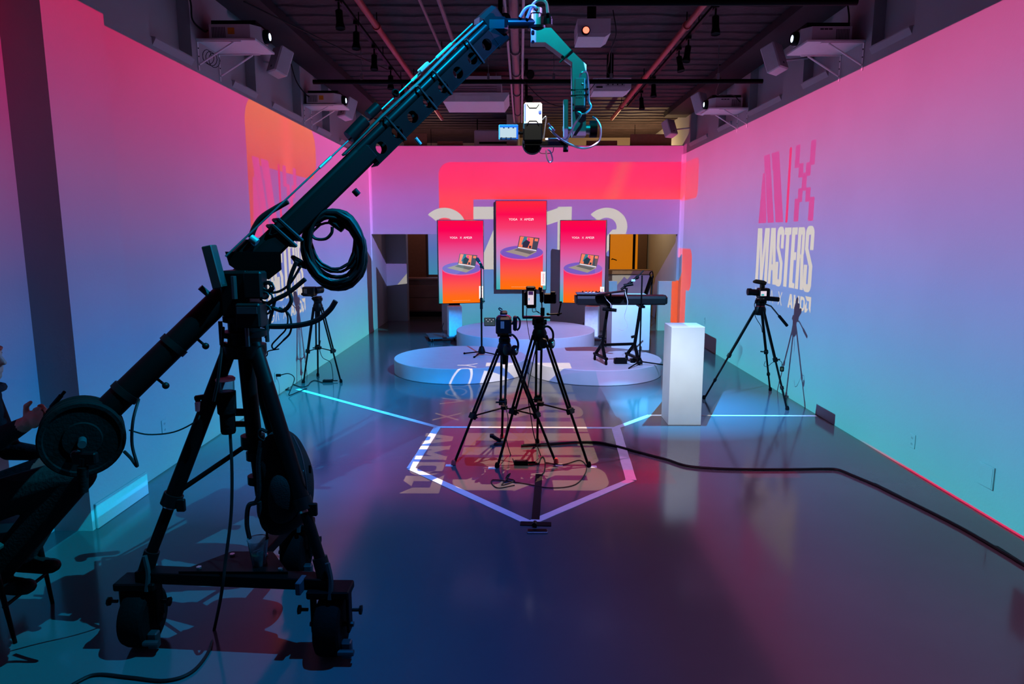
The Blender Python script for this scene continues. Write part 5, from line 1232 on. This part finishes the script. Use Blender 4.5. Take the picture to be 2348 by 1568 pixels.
for xs, lean in ((1.125, .05), (1.56, .05)):
    side = []
    for yy in (8.86, 9.22):
        w_ = Vector((xs + (9.04 - yy) * .3, yy, .2))
        c_ = MB().lathe([(.018, -.012), (.03, -.01), (.03, .01), (.018, .012)], w_ + Vector((0, 0, .03)), (1, .2, 0), 14).build('caster', RUBBER, ks); MB().box(w_ + Vector((0, 0, .06)), (.03, .03, .05), None, .004).build('caster_fork', BLACK, c_); side.append(w_)
    a, b = side; MB().beam(a + Vector((0, -.04, .09)), b + Vector((0, .04, .09)), .045, .03, .003).build('foot_bar', BLACK, ks)
    top = Vector((xs + lean, 9.06, .72)); jn = Vector((xs + .02, 9.05, .45))
    for w_ in (a.lerp(b, .1), a.lerp(b, .95)): MB().beam(w_ + Vector((0, 0, .09)), jn, .04, .028, .003).build('leg', BLACK, ks)
    MB().beam(jn + Vector((0, 0, -.02)), Vector((xs + lean + .04, 9.08, .95)), .04, .03, .003).build('upright', BLACK, ks)
    MB().beam((xs + lean + .04, 8.9, .965), (xs + lean + .04, 9.24, .965), .06, .03, .003).build('support_arm', BLACK, ks)
    MB().cyl((xs - .03, 9.02, .55), (xs + .02, 9.03, .56), .018, n=10).build('height_knob', PLAS, ks)
MB().beam((1.14, 9.05, .44), (1.58, 9.05, .455), .035, .035, .003).build('cross_bar', BLACK, ks)
MB().cyl((1.13, 8.93, .935), (1.30, 8.87, .925), .022, n=12).build('tube_end', BLACK, ks)
pd = thing('pad_controller', 'small grey pad controller lying on the left end of the keyboard', 'controller', (.93, YK, KZ + .14)); MB().b3(.79, 1.18, YK - .09, YK + .08, KZ + .136, KZ + .158, .004).build('case', mat('grey_controller', (78, 86, 92), .4), pd)
for k in range(4):
    MB().b3(.9 + .05 * k, .935 + .05 * k, YK - .07, YK - .03, KZ + .158, KZ + .166, .003).build('pad', WPLAS if k < 3 else PLAS, pd)
for k in range(6): MB().cyl((.88 + .045 * k, YK + .03, KZ + .158), (.88 + .045 * k, YK + .03, KZ + .172), .009, n=8).build('knob', PLAS, pd)
tr = thing('clamp_tray', 'thin round black tray clamped above the keyboard on a short post', 'tray', (1.27, 8.88, .97))
dn = Vector((-.15, .075, 1)).normalized(); MB().lathe([(0, 0), (.19, 0), (.195, .008), (.19, .016), (0, .016)], (1.22, 8.88, 1.145), dn, 36).build('disc', PLAS, tr); MB().cyl((1.225, 8.88, .97), (1.22, 8.88, 1.15), .012, n=8).build('post', BLACK, tr); MB().box((1.225, 8.885, 1.04), (.07, .06, .06), None, .006).build('clamp', BLACK, tr)
bm_ = thing('boom_microphone_stand', 'black boom stand and microphone leaning over the keyboard', 'microphone stand', (1.62, 8.86, .2)); b = Vector((1.62, 8.86, .2))
MB().lathe([(.04, .02), (.045, .05), (.02, .09)], b, n=14).build('base_hub', PLAS, bm_)
for a in (-.1, 4.1, 1.9): MB().cyl(b + Vector((0, 0, .05)), b + Vector((.32 * math.cos(a), .32 * math.sin(a), .01)), .009, n=8).build('leg', BLACK, bm_)
MB().cyl(b + Vector((0, 0, .05)), b + Vector((0, 0, 1.18)), .010, n=8).build('pole', BLACK, bm_)
MB().cyl(at(1424, 664, 8.86), at(1463, 634, 8.86), .016, n=10).build('boom', BLACK, bm_); MB().cyl(at(1460, 636, 8.86), at(1476, 620, 8.86), .008, n=8).build('boom_tail', BLACK, bm_)
MB().ball(at(1461, 636, 8.86), .026).build('boom_joint', PLAS, bm_); MB().cyl(at(1430, 655, 8.86), at(1452, 651, 8.84), .02, n=12).build('microphone_body', PLAS, bm_); MB().box(at(1452, 643, 8.83), (.05, .02, .03), None, .004).build('boom_clip', mat('pale_clip', (170, 190, 196), .4), bm_)  # clip in an even pale colour
MB().cyl(at(1436, 660, 8.86), at(1434, 682, 8.86), .02, n=12).build('gooseneck', PLAS, bm_)
hang('white_lead', [at(1433, 664, 8.84), at(1434, 672, 8.82), at(1439, 690, 8.8), at(1438, 702, 8.8), at(1432, 725, 8.85), at(1438, 742, 8.85), at(1438, 750, 8.85), at(1428, 757, 8.85), at(1416, 752, 8.85)], .004, WPLAS, 'thin white lead hanging from the boom microphone over the keyboard')
hang('white_lead', [at(1386, 678, 8.82), at(1392, 688, 8.8), at(1400, 697, 8.8), at(1401, 705, 8.8)], .004, WPLAS, 'thin pale lead looped over the left part of the keyboard')
for (x0, x1, y0, y1, z1, m, lb) in [(1.30, 1.47, 8.93, 9.03, .27, PLAS, 'black pedal box between the stand casters on the platform'), (1.53, 1.64, 9.0, 9.1, .25, PLAS, 'small black power block beside the boom stand base')]:
    t = thing('pedal_box', lb, 'box', ((x0 + x1) / 2, (y0 + y1) / 2, .2)); MB().b3(x0, x1, y0, y1, .2, z1, .006).build('case', m, t); MB().b3(x0 + .02, x1 - .02, y0 + .01, y1 - .03, z1, z1 + .008, .003).build('pedal', RUBBER, t)
MB_l = hang('white_lead', [(1.47, 8.95, .215), (1.52, 8.92, .21), (1.58, 8.93, .21), (1.6, 9.0, .22)], .008, WPLAS, 'short pale lead between pedal box and power block')

# ------------------------------------------------------------------ floor tape and cables
TAPEW = mat('white_floor_tape', (196, 194, 198), .6, var=.05)
def strip(name, p, q, w_, m, label, cat='tape', z=.0015, grp=None):
    p, q = Vector(p), Vector(q); d = (q - p).normalized(); s = Vector((-d.y, d.x, 0)) * w_ / 2; mb = MB(); nseg = 10; random.seed(len(label))
    for i in range(nseg + 1):
        c = p.lerp(q, i / nseg); k = 1 + random.uniform(-.05, .05); mb.v += [c + s * k + Vector((0, 0, .0003)), c - s * k + Vector((0, 0, .0003)), c + s * k + Vector((0, 0, z)), c - s * k + Vector((0, 0, z))]
    for i in range(nseg):
        a, b = 4 * i, 4 * i + 4; mb.f += [[a, a + 1, b + 1, b], [a + 2, b + 2, b + 3, a + 3], [a, b, b + 2, a + 2], [a + 1, a + 3, b + 3, b + 1]]
    mb.f += [[0, 2, 3, 1], [4 * nseg, 4 * nseg + 1, 4 * nseg + 3, 4 * nseg + 2]]
    return tag(mb.build(name, m, smooth=False), label, cat, grp)
G_ = 'white tape lines marking the floor'
PB, PC, PF, PG, PH, PD = onfloor(1003, 979), onfloor(1412, 981), onfloor(942, 1074), onfloor(1215, 1200), onfloor(1447, 1101), onfloor(1490, 952)
for i, (p, q, w_, lb) in enumerate([(onfloor(682, 892), PB, .06, 'long white tape line running from the left wall to the camera area'), (PB, PC, .05, 'white tape line across the floor behind the centre tripod feet'), (PC, PD, .06, 'short white tape line angling towards the tall plinth'), (PD, (3.18, 7.06, 0), .035, 'thin white tape line from the plinth to the right wall'), (PB, PF, .07, 'white tape line on the left edge of the camera area'), (PF, PG, .065, 'white tape line on the near left edge of the camera area'), (PG, PH, .065, 'white tape line on the near right edge of the camera area'), (PH, PC, .085, 'wider white tape line on the right edge of the camera area')]):
    strip('floor_tape', p, q, w_, TAPEW, lb, z=.0012 + .0004 * i, grp=G_)
for px, py, lb in ((1030, 1067, 'small white tape mark at the outer left tripod foot'), (1128, 1073, 'small white tape mark at the second tripod foot from the left'), (1282, 1066, 'small white tape mark by the red right tripod foot'), (1360, 1070, 'small white tape mark at the rightmost centre tripod foot')):
    p = onfloor(px, py); strip('tape_mark', p - Vector((.03, 0, 0)), p + Vector((.03, 0, 0)), .05, TAPEW, lb, grp='tape marks at tripod feet')
def floor_cable(pts, r, label, m=CABLE, k=6): return tag(MB().tube(crom([onfloor(x, y, r + .001) for x, y in pts], k), r, 7).build('floor_cable', m), label, 'cable')
floor_cable([(1195, 1022), (1260, 1019), (1320, 1014), (1370, 1014), (1410, 1022), (1470, 1038), (1530, 1054), (1575, 1068), (1640, 1074), (1720, 1076), (1820, 1076), (1890, 1075), (1922, 1077), (1960, 1092), (2010, 1113), (2040, 1128), (2110, 1162), (2200, 1208), (2280, 1254), (2340, 1290), (2420, 1340)], .011, 'thick black cable crossing the floor from the centre tripods to the right edge')
for i, (a, b, w_, lb) in enumerate([((1200, 1020), (1330, 1013), .04, 'black tape over the cable behind the tripod feet'), ((1330, 1013), (1412, 1024), .05, 'black tape over the cable bend right of the tripods'), ((1890, 1075), (1922, 1077), .03, 'black tape where the long cable turns at the right'), ((2000, 1108), (2060, 1138), .05, 'black tape patch over the long cable near the right wall'), ((2280, 1252), (2348, 1296), .04, 'black tape over the long cable at the right edge')]):
    strip('cable_tape', onfloor(*a), onfloor(*b), w_, GAFF, lb, z=.003, grp='black tape over cables')
strip('cable_tape', onfloor(1236, 1088), onfloor(1228, 1192), .055, GAFF, 'black tape strip running from the tripods towards the near tape corner', z=.006)
strip('cable_tape', onfloor(1193, 1201), onfloor(1264, 1203), .06, GAFF, 'black tape cross piece at the near corner of the marked area', z=.006)
t = thing('floor_plate', 'small metal socket plate on the floor at the near tape corner', 'floor socket', onfloor(1232, 1220)); c = onfloor(1232, 1220)
MB().box(c + Vector((0, 0, .006)), (.135, .05, .012), None, .003).build('plate', DARKM, t); MB().box(c + Vector((0, .0, .0135)), (.12, .035, .003), None).build('cover', PLAS, t, smooth=False); MB().box(c + Vector((0, -.027, .006)), (.13, .004, .008), None).build('bright_edge', STEEL, t, smooth=False)
MB().cyl(onfloor(1225, 1204, .02), onfloor(1227, 1198, .02), .016, n=10).build('plug', PLAS, t)
def brick(px, py, w_, d_, h_, ang, label):
    c = onfloor(px, py); t_ = thing('power_brick', label, 'power supply', c); e = Vector((math.cos(ang), math.sin(ang), 0)); MB().box(c + Vector((0, 0, h_ / 2)), (w_, d_, h_), (e, Vector((-e.y, e.x, 0)), Vector((0, 0, 1))), .008).build('case', PLAS, t_)
    MB().cyl(c + e * (w_ / 2) + Vector((0, 0, h_ / 2)), c + e * (w_ / 2 + .06) + Vector((0, 0, h_ / 2)), .007, n=8).build('strain_relief', RUBBER, t_)
    MB().box(c + Vector((0, 0, h_)), (w_ * .6, d_ * .6, .001), (e, Vector((-e.y, e.x, 0)), Vector((0, 0, 1)))).build('rating_label', DARKM, t_, smooth=False)
brick(1195, 1064, .12, .055, .032, .03, 'black power brick on the floor between the centre tripods')
brick(752, 876, .13, .06, .035, .1, 'black power brick on the floor by the left wall tripod')
floor_cable([(1212, 1063), (1225, 1062), (1235, 1062), (1240, 1050), (1246, 1048), (1250, 1060), (1248, 1080), (1240, 1090)], .005, 'thin black cord curling from the centre power brick to the taped strip')
floor_cable([(1250, 1060), (1290, 1065), (1330, 1055), (1345, 1075), (1320, 1110), (1260, 1118), (1200, 1108), (1130, 1100), (1140, 1118), (1180, 1112)], .004, 'thin black cord looping over the floor lettering')
floor_cable([(1160, 1100), (1170, 1085), (1160, 1095), (1180, 1102), (1150, 1112), (1165, 1098)], .004, 'small tangle of black cord over the floor lettering', k=4)
floor_cable([(740, 877), (722, 872), (712, 876), (705, 884), (690, 887), (668, 880), (660, 890), (655, 893), (665, 894)], .005, 'thin black cord from the left power brick towards the left wall socket')
hang('cord', [A1_ + Vector((.03, -.05, -.05)), at(1162, 860, 5.7), at(1158, 920, 5.65), at(1165, 960, 5.6), at(1160, 1000, 5.55), onfloor(1170, 1040, .01), onfloor(1180, 1060, .01)], .004, CABLE, 'thin black cord hanging down between the legs of the left centre tripod', 'cord')
hang('cord', [A2_ + Vector((-.02, -.05, -.05)), at(1218, 850, 5.65), at(1210, 900, 5.6), at(1218, 960, 5.6), at(1225, 1000, 5.55), onfloor(1240, 1045, .01)], .004, CABLE, 'thin black cord hanging down between the legs of the right centre tripod', 'cord')
hang('cord', [at(735, 780, 8.7), at(733, 800, 8.68), at(740, 820, 8.66), at(757, 830, 8.64), at(762, 850, 8.6), onfloor(764, 872, .02)], .004, CABLE, 'thin black cord from the left wall tripod down to its power brick', 'cord')
t = thing('foot_switch', 'black angled foot piece on the floor at the left end of the taped cable', 'foot switch', onfloor(1135, 1018)); MB().box(onfloor(1137, 1012) + Vector((0, 0, .03)), (.11, .04, .03), (Vector((.8, 0, -.5)).normalized(), Vector((0, 1, 0)), Vector((.5, 0, .8)).normalized()), .006).build('body', PLAS, t); MB().box(onfloor(1128, 1012) + Vector((0, 0, .055)), (.04, .05, .03), None, .006).build('head', PLAS, t); MB().box(onfloor(1145, 1020) + Vector((0, 0, .006)), (.1, .05, .012), None, .003).build('foot', PLAS, t)

# ------------------------------------------------------------------ sockets and panels on the walls
def socket(x, s, y, z, label, w_=.075, h_=.115):
    t_ = thing('wall_socket', label, 'socket', (x, y, z), 0, 'wall sockets'); MB().b3(x, x - s * .008, y - w_ / 2, y + w_ / 2, z - h_ / 2, z + h_ / 2, .002).build('cover_plate', WALL, t_)
    for dz in (-.025, .025):
        for dy in (-.008, .008): MB().b3(x - s * .008, x - s * .009, y + dy - .002, y + dy + .002, z + dz - .008, z + dz + .008).build('slot', mat('grey_socket_slot', (110, 110, 112), .6), t_, smooth=False)
socket(XR, 1, 5.36, .25, 'white double socket low on the right wall near the camera')
socket(XR, 1, 11.6, .45, 'white socket on the right wall behind the tall plinth')
socket(XL, -1, 7.93, .23, 'white socket low on the left wall with black plugs in it')
socket(XL, -1, 5.35, .36, 'white socket low on the left wall behind the crane counterweight')
t = thing('plug', 'black plug and lead in the left wall socket', 'plug', (XL + .03, 7.93, .25)); MB().cyl((XL + .01, 7.93, .25), (XL + .06, 7.93, .25), .017, n=10).build('body', PLAS, t); MB().tube(crom([(XL + .05, 7.93, .25), (XL + .14, 7.98, .26), (XL + .2, 8.0, .2), (XL + .17, 7.95, .08), (XL + .16, 7.9, .015), (XL + .2, 8.1, .008), (XL + .25, 8.3, .008)]), .006, 6).build('lead', CABLE, t)
t = thing('access_panel', 'flush square white access panel low on the right wall', 'panel', (XR, 4.48, .275)); MB().b3(XR, XR - .012, 4.405, 4.555, .2, .355, .002).build('cover', WALL, t); MB().b3(XR - .012, XR - .014, 4.415, 4.545, .21, .345).build('face', WALL, t, smooth=False)

# ------------------------------------------------------------------ chair and seated crane operator
ch = thing('chair', 'dark chair with slim splayed legs under the seated person at the left edge', 'chair', (-2.62, 3.12, 0)); CHM = mat('dark_chair_seat', (40, 32, 30), .6)
MB().b3(-2.86, -2.40, 2.9, 3.36, .44, .48, .015).build('seat', CHM, ch)
for tx, ty, bx, by in ((-2.43, 2.95, -2.36, 2.94), (-2.45, 3.27, -2.42, 3.29), (-2.8, 2.95, -2.87, 2.93), (-2.8, 3.3, -2.87, 3.33)): MB().cyl((bx, by, 0), (tx, ty, .45), .009, .015, n=10).build('leg', BLACK, ch)
MB().cyl((-2.41, 2.96, .17), (-2.43, 3.28, .17), .009, n=8).build('rung', BLACK, ch)
MB().prism([(-.2, 0), (.2, 0), (.22, .36), (-.22, .36)], (-2.90, 3.13, .56), (0, 1, 0), (0, 0, 1), (1, 0, 0), .02).build('backrest', CHM, ch, smooth=False)
for y in (2.98, 3.28): MB().cyl((-2.84, y, .46), (-2.89, y, .75), .01, n=8).build('back_post', BLACK, ch)

per = thing('person', 'person in black jacket and trousers seated at the left edge holding the crane counterweight', 'person', (-2.65, 3.12, .48))
SKIN = mat('skin', (196, 128, 104), .55, var=.06, scale=30); JACK = mat('black_jacket', (16, 18, 20), .8, spec=.2, bump=.3, bscale=60); TROU = mat('black_trousers', (10, 10, 11), .85, spec=.15, bump=.3, bscale=80); SHOE = mat('black_shoe', (9, 9, 10), .6, spec=.15)
hip, chest, neck, headc = Vector((-2.70, 3.12, .60)), Vector((-2.68, 3.14, 1.02)), Vector((-2.615, 3.15, 1.17)), Vector((-2.545, 3.16, 1.335))
M = MB()
M.ball(hip, (.14, .18, .12), 3); M.cap(hip + Vector((0, 0, .05)), chest, .13, .15); M.ball(chest, (.125, .19, .15), 3)
M.cap(chest + Vector((.02, -.1, .08)), chest + Vector((.02, .1, .08)), .07, .07); M.cap(chest + Vector((.03, 0, .1)), neck + Vector((.02, 0, .03)), .065, .055)
# head: skull, face, jaw, nose, lips, chin, ears
M.ball(headc, (.098, .076, .115), 3); M.ball(headc + Vector((.035, 0, -.05)), (.066, .06, .075), 3); M.ball(headc + Vector((.062, 0, -.095)), (.035, .035, .03), 2)
M.cap(headc + Vector((.088, 0, .012)), headc + Vector((.112, 0, -.028)), .011, .014, 8); M.ball(headc + Vector((.118, 0, -.034)), .013, 2)
for s in (-1, 1):
    M.ball(headc + Vector((.10, .011 * s, -.037)), .010, 2); M.ball(headc + Vector((-.005, .078 * s, -.005)), (.022, .01, .034), 2); M.cap(headc + Vector((.088, .012 * s, .03)), headc + Vector((.075, .045 * s, .03)), .012, .012, 8); M.ball(headc + Vector((.078, .03 * s, .008)), (.014, .015, .012), 2)
M.cap(headc + Vector((.094, -.014, -.062)), headc + Vector((.094, .014, -.062)), .0085, .0085, 8); M.cap(headc + Vector((.092, -.012, -.074)), headc + Vector((.092, .012, -.074)), .0095, .0095, 8)
# legs, feet on the chair rung
for s, kn, an in ((-1, at(176, 1088, 3.08), Vector((-2.50, 3.05, .30))), (1, at(165, 1060, 3.34), Vector((-2.52, 3.26, .30)))):
    h_ = hip + Vector((.05, .085 * s, .0)); M.cap(h_, kn, .105, .085); M.ball(kn, .085, 2); M.cap(kn, an, .085, .07); M.ball(kn.lerp(an, .3) + Vector((-.02, 0, 0)), (.055, .055, .1), 2)
    hl = an + Vector((-.04, 0, -.055)); M.ball(hl, (.05, .042, .042), 2); M.cap(hl + Vector((.01, 0, -.005)), hl + Vector((.15, 0, -.02)), .046, .042); M.ball(hl + Vector((.17, 0, -.02)), (.055, .048, .038), 2)
# near arm reaching to the crane weights, far arm resting
shd = chest + Vector((.02, -.17, .08)); el = at(-10, 1010, 2.93); wr_ = at(58, 972, 2.90)
M.ball(shd, .075, 2); M.cap(shd, el, .066, .052); M.cap(el, wr_, .052, .034)
hv = (at(95, 950, 2.87) - wr_).normalized(); pu = Vector((0, 0, 1)); ps = hv.cross(pu).normalized()
plm = wr_ + hv * .055
M.cap(wr_, wr_ + hv * .03, .028, .03); M.ball(plm, (.05, .02, .042), 2, (hv, ps, hv.cross(ps).normalized() * -1))
upv = ps.cross(hv).normalized()
for k, (off, L1, L2, L3) in enumerate(((.032, .04, .028, .02), (.012, .045, .03, .022), (-.010, .042, .028, .02), (-.030, .034, .022, .017))):
    a = plm + hv * .035 + upv * off; b = a + (hv + ps * -.25 + upv * -.05).normalized() * L1; c = b + (hv * .75 + ps * .6).normalized() * L2; e = c + (hv * .35 + ps * .9).normalized() * L3
    M.cap(a, b, .0105, .0095, 8); M.cap(b, c, .0095, .0088, 8); M.cap(c, e, .0088, .0075, 8)
th0 = wr_ + hv * .03 + upv * .03; th1 = th0 + (hv * .5 + upv * .8).normalized() * .042; th2 = th1 + (hv * .95 + upv * .1).normalized() * .036; M.cap(th0, th1, .014, .012, 8); M.cap(th1, th2, .012, .009, 8)
shf = chest + Vector((.02, .17, .08)); elf = Vector((-2.62, 3.38, .80)); wrf = Vector((-2.38, 3.32, .80)); M.ball(shf, .075, 2); M.cap(shf, elf, .066, .052); M.cap(elf, wrf, .052, .034)
hf = Vector((1, -.1, -.12)).normalized(); pf = wrf + hf * .055; M.cap(wrf, wrf + hf * .03, .028, .03); M.ball(pf, (.05, .042, .02), 2)
for k in range(4):
    a = pf + hf * .035 + Vector((0, -.03 + .02 * k, 0)); b = a + hf * .038; c = b + (hf + Vector((0, 0, -.6))).normalized() * .028; M.cap(a, b, .010, .009, 8); M.cap(b, c, .009, .008, 8); M.cap(c, c + Vector((.005, 0, -.02)), .008, .007, 8)
M.cap(wrf + hf * .03 + Vector((0, -.03, 0)), wrf + hf * .075 + Vector((0, -.062, -.01)), .013, .010, 8)
body = M.build('body', None, per, ang=180)
md = body.modifiers.new('fuse', 'REMESH'); md.mode = 'VOXEL'; md.voxel_size = .0055; md.use_smooth_shade = True
md2 = body.modifiers.new('relax', 'SMOOTH'); md2.iterations = 3; md2.factor = .5
dg_ = bpy.context.evaluated_depsgraph_get(); dg_.update(); me = bpy.data.meshes.new_from_object(body.evaluated_get(dg_)); body.modifiers.clear(); body.data = me
me.materials.clear()
for m in (JACK, TROU, SKIN, SHOE): me.materials.append(m)
off = wl(per); idx = []
for p in me.polygons:
    c = p.center + off; k = 0
    if c.z > 1.205 and c.x > -2.66: k = 2
    elif (c - wr_).dot(hv) > -.012 and (c - plm).length < .2: k = 2
    elif (c - wrf).dot(hf) > -.012 and (c - pf).length < .17: k = 2
    elif c.z < .262 and c.x > -2.6: k = 3
    elif c.z < .60 or (c.x > -2.55 and c.z < .80 and (c - wrf).length > .28 and (c - elf).length > .3 and c.z < .775): k = 1
    idx.append(k)
me.polygons.foreach_set('material_index', idx); me.polygons.foreach_set('use_smooth', [True] * len(me.polygons))
HAIR = mat('dark_hair', (34, 26, 24), .7, bump=.6, bscale=120)
hr = MB(); hr.ball(headc + Vector((-.016, 0, .022)), (.103, .084, .112), 3); o_ = hr.build('hair', HAIR, per, ang=180)
bmh = bmesh.new(); bmh.from_mesh(o_.data); hc = headc - wl(per)
bmesh.ops.delete(bmh, geom=[v for v in bmh.verts if (v.co - hc).z < -.055 or ((v.co - hc).x > .045 and (v.co - hc).z < .055)], context='VERTS'); bmh.to_mesh(o_.data); bmh.free()
sd = o_.modifiers.new('thick', 'SOLIDIFY'); sd.thickness = .008
for s in (-1, 1):
    ey = MB().ball(headc + Vector((.0795, .031 * s, .010)), .0095, 2).build('eye', mat('eye_white', (120, 112, 108), .3), per); MB().ball(headc + Vector((.0865, .031 * s, .010)), .0045, 2).build('iris', mat('dark_iris', (40, 28, 22), .2), ey)
MB().tube([(headc + Vector((-.01 + .09 * math.cos(a) * .9, .1 * math.sin(a), -.165))) for a in [2 * math.pi * k / 20 for k in range(20)]], .018, 8, closed=True).build('collar', JACK, per)
stk = MB().cyl(at(108, 945, 2.84), at(148, 898, 2.84), .007, n=8); stk.cyl(at(118, 933, 2.84), at(140, 907, 2.84), .010, n=8); tag(stk.build('control_stick', PLAS), 'short black rod sticking up from the seated person\'s hand', 'rod')
